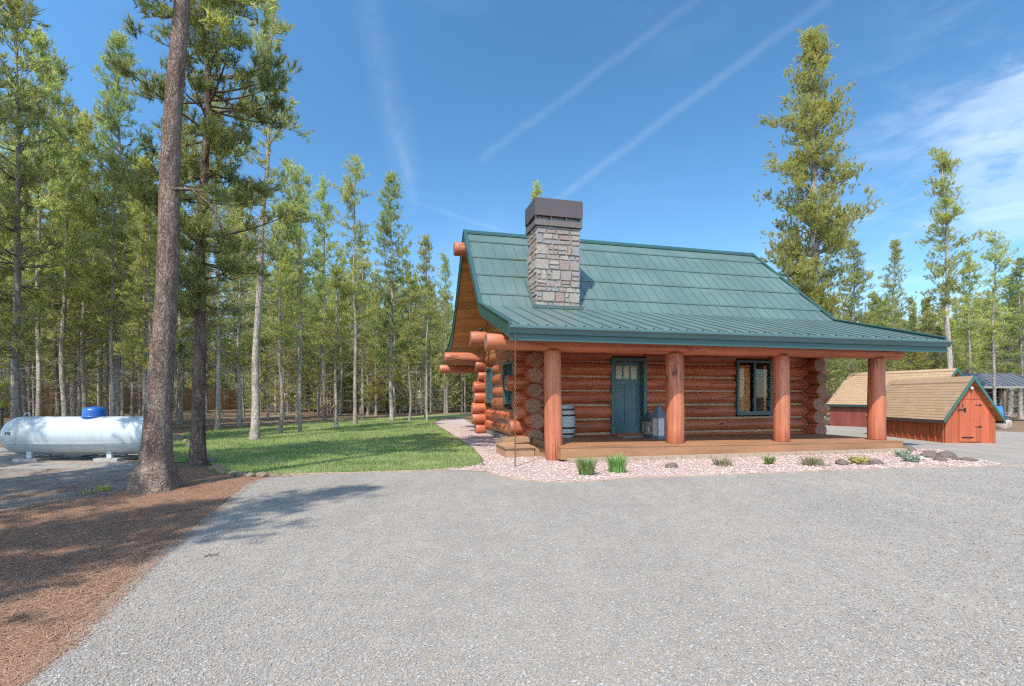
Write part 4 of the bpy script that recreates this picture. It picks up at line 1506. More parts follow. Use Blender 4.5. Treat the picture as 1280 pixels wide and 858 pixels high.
# ------------------------------------------------------------------ propane tank
TX, TY = -10.02, 11.75
tank = tag(empty('propane_tank', (TX, TY, 0), math.radians(1.5)), 'big white propane tank with blue dome lid lying under the pines', 'propane tank')
Rr, Lh, zc = .44, 1.86, .59
mb = MB(); prof = []
for k in range(0, 13):
    a = math.pi / 2 * k / 12
    prof.append((max(.001, Rr * math.sin(a)), -Lh + .36 - .36 * math.cos(a)))
prof += [(Rr, -Lh + .37), (Rr + .004, -Lh + .375), (Rr + .004, -Lh + .395), (Rr, -Lh + .40)]
prof += [(Rr, x) for x in (-.7, 0, .7)]
prof += [(Rr, Lh - .40), (Rr + .004, Lh - .395), (Rr + .004, Lh - .375), (Rr, Lh - .37)]
for k in range(12, -1, -1):
    a = math.pi / 2 * k / 12
    prof.append((max(.001, Rr * math.sin(a)), Lh - .36 + .36 * math.cos(a)))
mb.lathe(prof, (0, 0, zc), 40, 0, True, 'x')
mb.tube([(-1.55, -.432, zc - .155), (1.55, -.432, zc - .155)], .010, 8, 0, 0)
mb.build('tank_body', M['tank'], tank, fix=True)
mb = MB()
dp = [(.225, zc + Rr - .07), (.225, zc + Rr + .12), (.217, zc + Rr + .16), (.185, zc + Rr + .20), (.12, zc + Rr + .225), (.001, zc + Rr + .235)]
mb.lathe(dp, (.12, 0, 0), 28, 0, True); mb.lathe([(.229, zc + Rr - .02), (.235, zc + Rr - .02), (.235, zc + Rr + .02), (.229, zc + Rr + .02)], (.12, 0, 0), 28)
mb.build('dome_lid', M['blue'], tank, fix=True)
mb = MB()                                       # weld seams and the small data plate
for x in (-.62, .62):
    mb.lathe([(Rr + .0005, x - .012), (Rr + .004, x - .006), (Rr + .004, x + .006), (Rr + .0005, x + .012)], (0, 0, zc), 40, 0, True, 'x')
mb.build('weld_seam', M['tank'], tank)
mb = MB(); mb.hexa([(-1.52, -.4405, zc + .03), (-1.40, -.4405, zc + .03), (-1.40, -.432, zc + .03), (-1.52, -.432, zc + .03), (-1.52, -.4365, zc + .10), (-1.40, -.4365, zc + .10), (-1.40, -.425, zc + .10), (-1.52, -.425, zc + .10)], 0)
mb.build('data_plate', M['brown_metal'], tank)
for sx in (-1.43, 1.43):
    mb = MB(); t = np.linspace(0, math.pi, 11)
    mb.tube([(sx + .062 * math.cos(a), 0, zc + Rr - .01 + .08 * math.sin(a) + .02) for a in t], .013, 8, 0, 0); mb.build('lifting_lug', M['tank'], tank)
for sx in (-1.15, .66):
    for sy in (-.22, .22):
        mb = MB(); mb.box((sx - .055, sy - .04, .075), (sx + .055, sy + .04, zc - .36)); mb.build('leg', M['tank'], tank)
    mb = MB(); mb.box((sx - .28, -.36, -.02), (sx + .26, .36, .074)); mb.build('concrete_pad', M['concrete'], tank)
mb = MB(); mb.tube([(.12, .1, .1), (.15, .0, .12), (-.1, -.1, .10), (.3, -.16, .06)], .012, 6); mb.tube([(.45, .1, .15), (.35, -.05, .1), (.5, -.15, .02)], .010, 6); mb.build('gas_pipe', M['black'], tank)
# weathered plank lying beside the tank
mb = MB(); mb.hexa([(-.6, -.07, 0), (.6, -.05, 0), (.6, .08, 0), (-.6, .07, 0), (-.6, -.07, .09), (.6, -.05, .09), (.6, .08, .09), (-.6, .07, .09)], 0)

# ------------------------------------------------------------------ board fence behind the pines
F0, F1 = np.array([-36.6, 20.0]), np.array([-32.3, 63.0])
fd = (F1 - F0) / np.linalg.norm(F1 - F0)
fence = tag(empty('board_fence', (F0[0], F0[1], 0), math.atan2(fd[1], fd[0])), 'tall brown board fence running behind the pines on the left', 'fence')
LEN = np.linalg.norm(F1 - F0); rr = random.Random(3); pw = 2.44; npan = int(LEN / pw)
for p in range(npan):
    mb = MB(); x0 = p * pw
    dz = rr.uniform(-.04, .04)
    for k in range(17):
        a = x0 + .01 + k * .1425; h = 2.36 + dz + rr.uniform(-.015, .015); y = -.02 - rr.uniform(0, .006)
        mb.hexa([(a, y, .04), (a + .136, y, .04), (a + .136, y + .018, .04), (a, y + .018, .04), (a, y, h), (a + .136, y, h), (a + .136, y + .018, h), (a, y + .018, h)], 0)
    mb.build('fence_panel', M['fence'], fence)
    mb = MB(); mb.box((x0 - .05, .005, 0), (x0 + .05, .105, 2.2)); mb.build('fence_post', M['fence'], fence)
for z in (.35, 1.2, 2.05):
    mb = MB(); mb.box((0, .106, z), (npan * pw, .145, z + .09)); mb.build('fence_rail', M['fence'], fence)


# ------------------------------------------------------------------ sheds on the right
def shingles(mb, ridge0, ridge1, eave0, eave1, rows, seed):
    """shingle courses between a ridge line and an eave line"""
    rr = random.Random(seed)
    r0, r1, e0, e1 = (np.array(q, float) for q in (ridge0, ridge1, eave0, eave1))
    nrm = np.cross(r1 - r0, e0 - r0); nrm /= np.linalg.norm(nrm)
    if nrm[2] < 0:
        nrm = -nrm
    for i in range(rows):
        f0, f1 = i / rows, (i + 1.15) / rows
        if i == rows - 1:
            f1 = 1.0
        x = 0.0
        L = np.linalg.norm(r1 - r0)
        x = -rr.uniform(0, .3)
        while x < L:
            w = rr.uniform(.22, .42); a, b = max(0, x) / L, min(L, x + w) / L
            if b > a + .004:
                A0, B0 = r0 + (e0 - r0) * f0, r1 + (e1 - r1) * f0
                A1, B1 = r0 + (e0 - r0) * f1, r1 + (e1 - r1) * f1
                P = [A0 + (B0 - A0) * (a + .001), A0 + (B0 - A0) * (b - .001), A1 + (B1 - A1) * (b - .001), A1 + (B1 - A1) * (a + .001)]
                lo, hi = [p + nrm * (.0 if q < 2 else .004) for q, p in enumerate(P)], [p + nrm * (.004 if q < 2 else .012 + rr.uniform(0, .002)) for q, p in enumerate(P)]
                mb.hexa(lo + hi, 0)
            x += w
    mb.hexa([r0 - nrm * .03, r1 - nrm * .03, e1 - nrm * .03, e0 - nrm * .03, r0 - nrm * .002, r1 - nrm * .002, e1 - nrm * .002, e0 - nrm * .002], 1)


def little_shed(name, label, X0, Y0, rz, half, zr, ze, length, wallmat, batten, doors, seed):
    """gable end at local y=0, building runs to +y; X0,Y0 = middle of the gable end"""
    sh = tag(empty(name, (X0, Y0, 0), rz), label, 'shed')
    ov = .14                                     # roof overhang
    slope = (zr - ze) / (half + ov)
    zw = ze + ov * slope - .05                   # wall height
    ap = zr - .06
    mb = MB(); rr = random.Random(seed)
    for sx in (-1, 1):
        mb.box((sx * half - .02, .02, 0), (sx * half + .02, length, zw), 0, 2)
        if batten:
            k = .02
            while k < length:
                mb.box((sx * half - .045, k, 0), (sx * half + .045, k + .06, zw - .01), 0, 2)
                k += .30
    mb.build('side_wall', wallmat, sh)
    for yy, sg in ((0, -1), (length, 1)):
        mb = MB(); nb = int(2 * half / .19); w = 2 * half / nb
        for k in range(nb):
            a, b = -half + k * w + .002, -half + (k + 1) * w - .002
            za, zb = zw + (half - abs(a)) * slope, zw + (half - abs(b)) * slope
            za, zb = min(za, ap), min(zb, ap)
            y0, y1 = (yy - .02 - rr.uniform(0, .003), yy + .02)
            mb.hexa([(a, y0, 0), (b, y0, 0), (b, y1, 0), (a, y1, 0), (a, y0, za), (b, y0, zb), (b, y1, zb), (a, y1, za)], 0, 2)
        mb.build('gable_wall', wallmat, sh)
    mb = MB()
    for sx in (-1, 1):
        r0, r1 = (0, -.16, zr), (0, length + .12, zr)
        e0, e1 = (sx * (half + ov), -.16, ze), (sx * (half + ov), length + .12, ze)
        if sx < 0:
            shingles(mb, r0, r1, e0, e1, 15, seed)
        else:
            shingles(mb, r1, r0, e1, e0, 15, seed + 1)
    for k in range(int((length + .28) / .26)):
        y = -.16 + k * .26
        for sx in (-1, 1):
            mb.hexa([(0, y, zr + .012), (0, y + .255, zr + .012), (sx * .13, y + .255, zr + .03 - .13 * slope), (sx * .13, y, zr + .03 - .13 * slope), (0, y, zr + .032), (0, y + .255, zr + .032), (sx * .13, y + .255, zr + .046 - .13 * slope), (sx * .13, y, zr + .046 - .13 * slope)], 0)
    roof_ = mb.build('shed_roof', [M['shingle'], M['soffit']], sh, fix=True)
    for sx in (-1, 1):
        for y0 in (-.19,):
            mb = MB(); d = .095
            P = [(sx * (half + ov + .03), y0, ze - d), (0, y0, zr - d), (0, y0 + .029, zr - d), (sx * (half + ov + .03), y0 + .029, ze - d), (sx * (half + ov + .03), y0, ze + .02), (0, y0, zr + .05), (0, y0 + .029, zr + .05), (sx * (half + ov + .03), y0 + .029, ze + .02)]
            mb.hexa(P, 0); mb.build('barge_board', m_green, roof_, fix=True)
        mb = MB(); mb.box((sx * (half + ov) - .012, -.15, ze - .10), (sx * (half + ov) + .012, length + .11, ze - .005)); mb.build('fascia', M['trim'] if not batten else M['brown_metal'], roof_)
    return sh, zw, slope


m_green = m_plain('shed_green_trim', (.030, .125, .095), .5, vary=.06)
sh, zw, slope = little_shed('well_shed', 'small orange-red board shed with tan shingle roof and green gable trim', 14.72, 15.95, math.radians(-3.5), .76, 2.13, .74, 3.55, M['shedwood'], True, True, 5)
mb = MB()
for k in range(4):
    a = -.36 + k * .17
    mb.box((a + .002, -.052, .06), (a + .168, -.028, 1.40), 0, 2)
drw = mb.build('shed_door', M['shedwood'], sh)
mb = MB()
for z in (.52, 1.22):
    mb.box((.12, -.062, z), (.30, -.053, z + .022)); mb.box((.25, -.066, z - .02), (.30, -.0535, z + .042))
mb.build('hinge', M['black'], drw)
mb = MB(); mb.box((-.40, -.066, 1.06), (-.16, -.053, 1.10)); mb.box((-.22, -.07, 1.0), (-.17, -.0535, 1.14)); mb.box((-.27, -.066, 1.17), (-.25, -.053, 1.27)); mb.build('latch', M['black'], drw)
mb = MB(); mb.box((-.28, -.064, .17), (.06, -.053, .21)); mb.build('bottom_strap', M['black'], drw)
mb = MB(); mb.lathe([(.001, 0), (.035, .0), (.05, .05), (.03, .09), (.001, .1)], (0, -.075, 1.72), 12, 0); mb.build('gable_lamp', m_plain('lamp_white', (.6, .6, .58), .4), sh)
mb = MB(); mb.box((-.77, -.033, 1.42), (.77, -.026, 1.45)) if False else mb.box((-.40, -.033, 1.415), (.40, -.0265, 1.44)); mb.build('door_head_board', M['shedwood'], sh)

sh2, zw2, slope2 = little_shed('long_shed', 'longer dark red shed with tan roof behind the orange shed', 19.55, 22.0, math.radians(19), 1.55, 2.72, 1.10, 4.6, M['redwall'], False, False, 9)

# open shelter with a grey metal roof
pv = tag(empty('open_shelter', (29.0, 31.0, 0), 0), 'open shelter with grey metal roof and dark interior behind the sheds', 'shelter')
mb = MB()
for sy in (-1, 1):
    P = [(-2.6, sy * 1.7, 2.12), (3.6, sy * 1.7, 2.12), (2.2, 0, 2.95), (-2.2, 0, 2.95)]
    lo = [(x, y, z - .05) for x, y, z in P]
    mb.hexa(lo + P, 0)
    for k in range(17):
        x = -2.45 + k * .36
        xt = max(-2.2, min(2.2, x))
        mb.bar((x, sy * 1.7, 2.14), (xt, 0, 2.965), .03, .03)
mb.hexa([(3.6, -1.7, 2.07), (3.6, 1.7, 2.07), (2.2, .01, 2.90), (2.2, -.01, 2.90), (3.6, -1.7, 2.12), (3.6, 1.7, 2.12), (2.2, .01, 2.95), (2.2, -.01, 2.95)], 0)
mb.build('metal_roof', m_plain('grey_roof_metal', (.115, .125, .14), .5, .1, vary=.12, scale=2), pv, fix=True)
mb = MB(); mb.box((-2.65, -1.75, 2.0), (3.65, -1.70, 2.10)); mb.build('fascia', m_plain('pale_fascia', (.30, .29, .26), .7), pv)
for x in (-2.3, .2, 2.9):
    for y in (-1.55, 1.5):
        mb = MB(); mb.box((x - .07, y - .07, 0), (x + .07, y + .07, 2.06)); mb.build('post', M['bark_dark'], pv)
mb = MB(); mb.box((-2.3, 1.6, .0), (2.9, 1.64, 2.0)); mb.box((-2.38, -1.4, 0), (-2.34, 1.5, 2.0)); mb.build('back_wall', m_plain('dark_board', (.045, .035, .028), .9), pv)

# folding camp chairs, stump and wire fence by the shelter
m_bluecloth = m_plain('blue_cloth', (.025, .17, .50), .7, vary=.2)


def camp_chair(X, Y, rz, label, tint):
    t = tag(empty('camp_chair', (X, Y, 0), rz), label, 'chair', None)
    mb = MB(); mb.hexa([(-.27, -.25, .42), (.27, -.25, .42), (.25, .22, .36), (-.25, .22, .36), (-.27, -.25, .44), (.27, -.25, .44), (.25, .22, .38), (-.25, .22, .38)], 0); mb.build('seat', tint, t)
    mb = MB(); mb.hexa([(-.26, .22, .38), (.26, .22, .38), (.26, .25, .38), (-.26, .25, .38), (-.25, .40, .98), (.25, .40, .98), (.25, .43, .98), (-.25, .43, .98)], 0); mb.build('backrest', tint, t)
    for sx in (-.28, .28):
        for a, b in (((sx, -.3, 0), (sx, .26, .62)), ((sx, .32, 0), (sx, -.26, .60))):
            mb = MB(); mb.tube([a, b], .016, 6, 0, 0); mb.build('leg', m_white, t)
        mb = MB(); mb.box((sx - .03, -.28, .60), (sx + .03, .28, .63)); mb.build('armrest', m_white, t)
    return t


m_white = m_plain('white_tube', (.62, .58, .52), .5)
camp_chair(25.6, 26.6, .5, 'blue folding chair nearest the shed corner, by the grey stump', m_bluecloth)
camp_chair(27.0, 27.4, -.35, 'blue folding chair farther right, in front of the shelter', m_bluecloth)
mb = MB(); log(mb, (0, 0, 0), (0, 0, .42), .30, 91, 18, wob=0)
o = mb.build('stump', [M['bark'], M['end']]); o.location = (22.85, 23.1, 0); tag(o, 'grey upright tree stump right of the orange shed', 'stump')
wf = tag(empty('wire_fence', (22.5, 28.2, 0), math.radians(4)), 'green metal post and wire fence in front of the shelter', 'fence')
for k in range(5):
    mb = MB(); mb.tube([(k * 1.9, 0, 0), (k * 1.9, 0, 1.35)], .028, 6, 0, 0); mb.build('fence_post', m_green, wf)
mb = MB()
for z in (.15, .45, .75, 1.05, 1.3):
    mb.tube([(0, -.03, z), (7.6, -.03, z)], .007, 4)
for k in range(50):
    mb.tube([(k * .155, -.035, .15), (k * .155, -.035, 1.3)], .004, 3)
mb.build('wire', m_green, wf)

# ------------------------------------------------------------------ pines
def unit(v):
    return v / (np.linalg.norm(v, axis=-1, keepdims=True) + 1e-9)


def needles(rs, C, D, S, K, lo, hi, w):
    """K needle triangles round every twig tip; C tips, D directions, S tuft sizes"""
    n = len(C)
    C = np.repeat(C, K, 0); D = np.repeat(D, K, 0); S = np.repeat(S, K)
    N_ = n * K
    ref = rs.randn(N_, 3)
    p = unit(np.cross(D, ref))
    tilt = lo + (hi - lo) * rs.rand(N_)
    d = D * np.cos(tilt)[:, None] + p * np.sin(tilt)[:, None]
    d[:, 2] += .12; d = unit(d)
    base = C - D * (S * 1.15 * rs.rand(N_) ** 1.2)[:, None]
    L = S * (.65 + .5 * rs.rand(N_))
    s = unit(np.cross(d, rs.randn(N_, 3))) * (w * (.7 + .6 * rs.rand(N_)))[:, None]
    return np.stack([base - s, base + s, base + d * L[:, None]], 1).reshape(-1, 3)


def pine_mesh(seed, H, r0, cb, cr, step=.34, per=5, tufts=9, K=13, size=.20, w=.016, power=.75, lean=(0, 0), dead=40, barkmat='bark', needmat='needle', droop=.1, ragged_=.35, twigs=True, dead_lo=.08, flare=.35, sides=10, extra=None, bulge=1.0, clump_gap=.36, spread=.10):
    rs = np.random.RandomState(seed)
    tr = MB(); cr_mb = MB()
    n = int(H / .55) + 2
    hh = np.linspace(0, H, n)
    ph = rs.rand(4) * 6
    wx = lean[0] * hh / H + .05 * np.sin(hh * .55 + ph[0]) * np.minimum(1, hh / 3) + .03 * np.sin(hh * 1.3 + ph[1])
    wy = lean[1] * hh / H + .05 * np.sin(hh * .5 + ph[2]) * np.minimum(1, hh / 3)
    wx -= wx[0]; wy -= wy[0]
    path = np.stack([wx, wy, hh - .06], 1)
    rad = r0 * (np.maximum(0, 1 - hh / (H * 1.015)) ** .82) + .006
    rad *= 1 + flare * np.exp(-hh / .38) * 1.2
    lump = 1 + .035 * rs.randn(n, sides); lump = (lump + np.roll(lump, 1, 0) + np.roll(lump, 1, 1)) / 3 + 0
    if flare > .5:
        th = np.arange(sides) * 2 * math.pi / sides
        lump = lump + .13 * np.exp(-hh / .35)[:, None] * np.cos(3 * th + 1.0)[None, :]
    tr.tube(path, rad, sides, 0, None, True, lambda a, b: lump)

    def at(h):
        return np.array([np.interp(h, hh, path[:, 0]), np.interp(h, hh, path[:, 1]), h - .06])
    zb = cb * H
    Cs, Ds, Ss = [], [], []
    h = zb * .96; k = 0
    while h < H * .975:
        rel = max(0.0, (h - zb) / (H - zb))
        prof = (1 - rel) ** power * min(1.0, .45 + (rel / .22) * .55)
        prof = max(prof, .0) * bulge
        clump = 1 + ragged_ * math.sin(h * 2.1 + ph[3]) * .6
        nb_ = max(3, int(per * (.75 + .5 * rs.rand())))
        for b in range(nb_):
            L = cr * prof * clump * (1 - ragged_ * 1.1 * rs.rand()) + .16 * (1 - rel * .4)
            az = rs.rand() * 2 * math.pi
            el = -.12 + rel * .85 + .22 * rs.randn() - droop * (1 - rel)
            p0 = at(h + rs.rand() * step)
            d = np.array([math.cos(az) * math.cos(el), math.sin(az) * math.cos(el), math.sin(el)])
            m_ = 6
            q = np.linspace(0, 1, m_)
            up = .22 + .2 * rs.rand()
            bend = rs.randn(3) * .09
            pts = p0 + d * (q * L)[:, None] + np.array([0, 0, 1]) * (up * L * q ** 2.2 * (1 - .4 * rel))[:, None] + bend * (L * q ** 2)[:, None]
            tr.tube(pts, np.linspace(max(.010, .016 * L + .004), .004, m_), 4, 1, None, True)
            # foliage sits in separate brushy clumps on short side shoots
            ncl = max(2, int(round(L / clump_gap * (.8 + .4 * rs.rand()))))
            u = .28 + .72 * ((np.arange(ncl) + .8 * rs.rand(ncl)) / ncl); u = np.minimum(u, 1.0); u[-1] = 1.0
            for uu in u:
                x_ = uu * (m_ - 1); i0 = min(int(x_), m_ - 2); f = x_ - i0
                base = pts[i0] * (1 - f) + pts[i0 + 1] * f
                tang = unit(pts[i0 + 1] - pts[i0])
                sd = unit(np.cross(tang, rs.randn(3))); sd[2] = abs(sd[2]) * .5
                dirc = unit(tang * .8 + sd * .95 + np.array([0, 0, .25]))
                tl = 0.04 if uu == 1.0 else .10 + .40 * L * rs.rand() * (1.2 - uu)
                cen = base + dirc * tl
                if twigs and tl > .12:
                    tr.tube([base, (base + cen) / 2 + rs.randn(3) * .01, cen], (.007, .006, .004), 3, 1, None, True)
                m2 = max(2, int(tufts * (.6 + .7 * rs.rand())))
                off = rs.randn(m2, 3) * spread * np.array([1, 1, .7])
                Cs.append(cen + off)
                Ds.append(unit(dirc * .7 + np.array([0, 0, .45]) + off / spread * .33 + rs.randn(m2, 3) * .25))
                Ss.append(size * (.75 + .5 * rs.rand(m2)))
        h += step * (.75 + .5 * rs.rand()); k += 1
    # leader
    top = at(H)
    Cs.append(np.array([top, top - [0, 0, .15], top - [0, 0, .32]])); Ds.append(np.array([[0, 0, 1.]] * 3)); Ss.append(np.full(3, size * 1.1))
    C, D, S = np.concatenate(Cs), unit(np.concatenate(Ds)), np.concatenate(Ss)
    V = needles(rs, C, D, S, K, .25, 1.25, w)
    cr_mb.add(V, np.arange(len(V)).reshape(-1, 3), 0)
    # bare dead branches under the crown
    for q in range(dead):
        hz_ = H * dead_lo + (zb * 1.25 - H * dead_lo) * rs.rand() ** .7
        L = (.35 + .75 * rs.rand()) * min(1.2, cr * .75)
        az = rs.rand() * 2 * math.pi; el = -.25 + .3 * rs.randn()
        p0 = at(hz_); d = np.array([math.cos(az) * math.cos(el), math.sin(az) * math.cos(el), math.sin(el)])
        qq = np.linspace(0, 1, 4)
        bend = rs.randn(3) * .2
        pts = p0 + d * (qq * L)[:, None] + (bend * L * qq[:, None] ** 2)
        tr.tube(pts, np.linspace(.011, .003, 4), 3, 2, None, True)
        for _ in range(int(2 + 3 * rs.rand())):
            i = rs.randint(1, 4); a = pts[i] if i < 3 else (pts[2] + pts[3]) / 2
            c = a + unit(d + rs.randn(3) * .8) * L * (.15 + .3 * rs.rand())
            tr.tube([a, c], (.005, .002), 3, 2, None, True)
    if extra:
        for pts, rads, mt_ in extra:
            tr.tube(np.array(pts, float), rads, 7, mt_, mt_, True)
    return tr.mesh('trunk', [M[barkmat], M[barkmat], M['twig']]), cr_mb.mesh('crown', M[needmat])


def pine(meshes, X, Y, label, group=None, rz=0.0, sc=1.0, scz=1.0, name='pine_tree'):
    t = empty(name, (X, Y, 0), rz)
    t.scale = (sc, sc, sc * scz)
    for nm, me in zip(('trunk', 'crown'), meshes):
        o = bpy.data.objects.new(nm, me); COL.objects.link(o); o.parent = t
    return tag(t, label, 'pine tree', group)


def PX(px, Y):
    return (px - 640) / FOC * Y


# single trees with a shape of their own
big = pine_mesh(101, 15.5, .185, .52, 2.5, step=.42, per=6, tufts=11, K=22, size=.15, w=.010, clump_gap=.34, lean=(.65, .1), dead=3, barkmat='bark_big', dead_lo=.28, flare=.85, sides=28,
                extra=[([(.20, 0, 4.85), (.62, -.05, 4.82), (.85, 0, 4.62), (1.0, .02, 4.40), (1.06, .0, 4.15)], (.030, .026, .021, .017, .010), 0), ([(.62, -.05, 4.82), (.9, -.1, 4.75), (1.1, -.12, 4.85)], (.013, .009, .004), 0)])
pine(big, PX(195, 8.0), 8.0, 'thick leaning pine trunk standing between the tank and the driveway', name='pine_tree')
tB = pine_mesh(102, 12.8, .132, .27, 1.85, step=.36, per=6, tufts=9, K=22, size=.15, w=.009, clump_gap=.30, spread=.10, lean=(.1, .2), dead=60, barkmat='bark_dark', needmat='needle_dark', dead_lo=.14, ragged_=.5, flare=.4, sides=16, power=.5)
pine(tB, PX(247, 10.8), 10.8, 'dark-barked pine at the lawn corner directly right of the thick trunk')
tC = pine_mesh(103, 15.2, .135, .42, 1.55, step=.46, per=4, tufts=6, K=18, size=.16, w=.011, clump_gap=.32, spread=.11, lean=(.55, .2), dead=60, dead_lo=.16, ragged_=.55, flare=.3, sides=14, power=.45)
pine(tC, PX(318, 17.2), 17.2, 'pale-barked pine leaning right on the lawn, with bare lower trunk')
tR = pine_mesh(109, 21.0, .27, .18, 3.4, step=.56, per=8, tufts=13, K=26, size=.17, w=.0115, clump_gap=.48, spread=.21, lean=(-.2, 0), dead=25, needmat='needle_gold', ragged_=.6, flare=.2, sides=12, power=.74, dead_lo=.1, droop=.0)
pine(tR, PX(1020, 26.5), 26.5, 'tallest full-crowned pine rising behind the right end of the cabin roof')
tT = pine_mesh(105, 18.6, .19, .40, 1.75, step=.60, per=5, tufts=10, K=24, size=.18, w=.012, clump_gap=.45, spread=.19, lean=(-.6, 0), dead=60, needmat='needle_gold', ragged_=.85, flare=.2, power=.35, dead_lo=.2)
pine(tT, PX(1190, 34.0), 34.0, 'tall thin pine with gappy crown behind the sheds')

# kinds of stand pine
KP = dict(K=19, size=.165, w=.0105, sides=8, clump_gap=.40, spread=.13)
KIND = [
    pine_mesh(1, 15.0, .115, .20, 1.85, step=.37, per=5, tufts=6, dead=75, **KP),
    pine_mesh(2, 14.0, .09, .32, 1.35, step=.36, per=5, tufts=6, dead=60, ragged_=.45, **KP),
    pine_mesh(3, 14.6, .10, .42, 1.5, step=.46, per=5, tufts=6, dead=70, ragged_=.7, power=.5, needmat='needle_gold', **KP),
    pine_mesh(4, 12.0, .085, .28, 1.5, step=.36, per=5, tufts=6, dead=60, needmat='needle_gold', **KP),
    pine_mesh(5, 12.5, .072, .40, 1.2, step=.38, per=5, tufts=6, dead=70, ragged_=.5, **KP),
    pine_mesh(6, 10.0, .10, .10, 1.65, step=.34, per=5, tufts=6, dead=40, needmat='needle_gold', **KP),
    pine_mesh(7, 15.5, .115, .22, 2.05, step=.37, per=6, tufts=6, dead=50, needmat='needle_dark', ragged_=.45, **KP),
    pine_mesh(8, 11.5, .062, .46, 1.15, step=.42, per=4, tufts=6, dead=75, ragged_=.5, power=.5, **KP),
]
KOFF = [pine_mesh(21, 14.5, .15, .38, 2.1, step=.42, per=6, tufts=8, dead=0, ragged_=.6, **KP)]
KH = [15.0, 14.0, 14.6, 12.0, 12.5, 10.0, 15.5, 11.5]


def top_at(kind, px, Y, top, label, sc=1.0, rz=None, group=None):
    H = EYE + (HZ - top) / FOC * Y
    s = sc
    pine(KIND[kind], PX(px, Y), Y, label, group, rz if rz is not None else (px * .7) % 6.28, s, H / KH[kind] / s)


front = [
    (0, 22, 13.8, -28, 'full pine directly behind the left end of the white tank', .95), (7 - 3, 47, 16.5, 30, 'slim pine with grey trunk just right of the tank\'s left end', 1.0),
    (6, 150, 21.0, 42, 'broad pointed pine with its top alone against the sky, left of the thick trunk', 1.0), (3, 105, 19.0, 150, 'light green pine between the pointed pine and the tank', 1.0),
    (1, 72, 23.0, 60, 'narrow pine behind the blue dome of the tank', 1.0), (0, -30, 18.0, -40, 'pine at the very edge behind the tank', 1.0),
    (3, 182, 17.5, 205, 'low yellow-green pine partly behind the thick trunk', 1.0), (4, 350, 19.9, 250, 'slim bare-stemmed pine standing in the lawn right of the leaning pine', 1.0),
    (7, 375, 20.8, 205, 'slimmest pine standing alone in the middle of the lawn', 1.0), (1, 372, 30.0, 208, 'narrow pine with pointed top just left of the gap in the skyline', 1.0),
    (1, 405, 31.0, 216, 'narrow pale pine in the middle of the stand behind the lawn', .95), (2, 444, 27.0, 193, 'tall gappy pine rising above its neighbours behind the lawn', 1.0),
    (6, 490, 31.0, 216, 'broad dark pine with conical top at the back of the lawn', 1.05), (3, 532, 35.0, 300, 'light pine between the conical pine and the cabin', 1.0),
    (0, 556, 40.0, 318, 'pine directly left of the cabin gable', .8), (1, 272, 22.5, 110, 'narrow pine behind the leaning pale-barked pine', 1.0),
    (3, 300, 25.0, 235, 'bushy light pine filling the gap left of the leaning pine', 1.1), (6, 225, 27.0, 120, 'broad dark pine filling the back behind the thick trunk', 1.0),
    (4, 512, 30.0, 345, 'thin short pine in front of the conical pine', 1.0), (2, 420, 23.8, 330, 'thin pine with sparse top at the rear lawn edge', .75),
    (7, 534, 29.5, 360, 'thin pine nearest the cabin at the rear lawn edge', 1.0), (3, 590, 52.0, 340, 'pine whose top peeks out just above the cabin gable', 1.0),
    (3, 671, 44.0, 234, 'pine whose tip alone shows above the chimney', 1.0),
    (0, 1118, 40.0, 300, 'full conical pine right of the tallest pine, behind the porch end', 1.0), (6, 1066, 33.0, 300, 'smaller pine leaning on the lower right side of the tallest pine', .95),
    (2, 1243, 28.0, 288, 'pine with long bare trunk in front of the open shelter', .85), (1, 1212, 37.0, 318, 'slim pine just right of the tall thin pine', 1.0),
    (0, 1160, 44.0, 372, 'low full pine left of the tall thin pine', .9), (6, 1276, 33.0, 322, 'dense pine at the picture edge above the shelter', 1.0),
    (3, 1085, 38.0, 400, 'short light pine behind the long shed', 1.0), (6, 1262, 40.0, 345, 'dark pine behind the shelter roof', 1.05), (0, 1030, 36.0, 395, 'short pine below the tallest pine', .8),
    (5, 1190, 42.0, 400, 'bushy young pine behind the shed roofs', 1.2), (5, 1140, 36.0, 430, 'bushy young pine behind the long shed roof', 1.2),
]
taken = [(PX(p[1], p[2]), p[2]) for p in front] + [(PX(195, 8), 8), (PX(247, 10.8), 10.8), (PX(318, 17.2), 17.2), (TX, TY), (PX(1020, 26.5), 26.5)]
for i, (kd, px, Y, top, lb, s) in enumerate(front):
    top_at(kd, px, Y, top, lb, s)

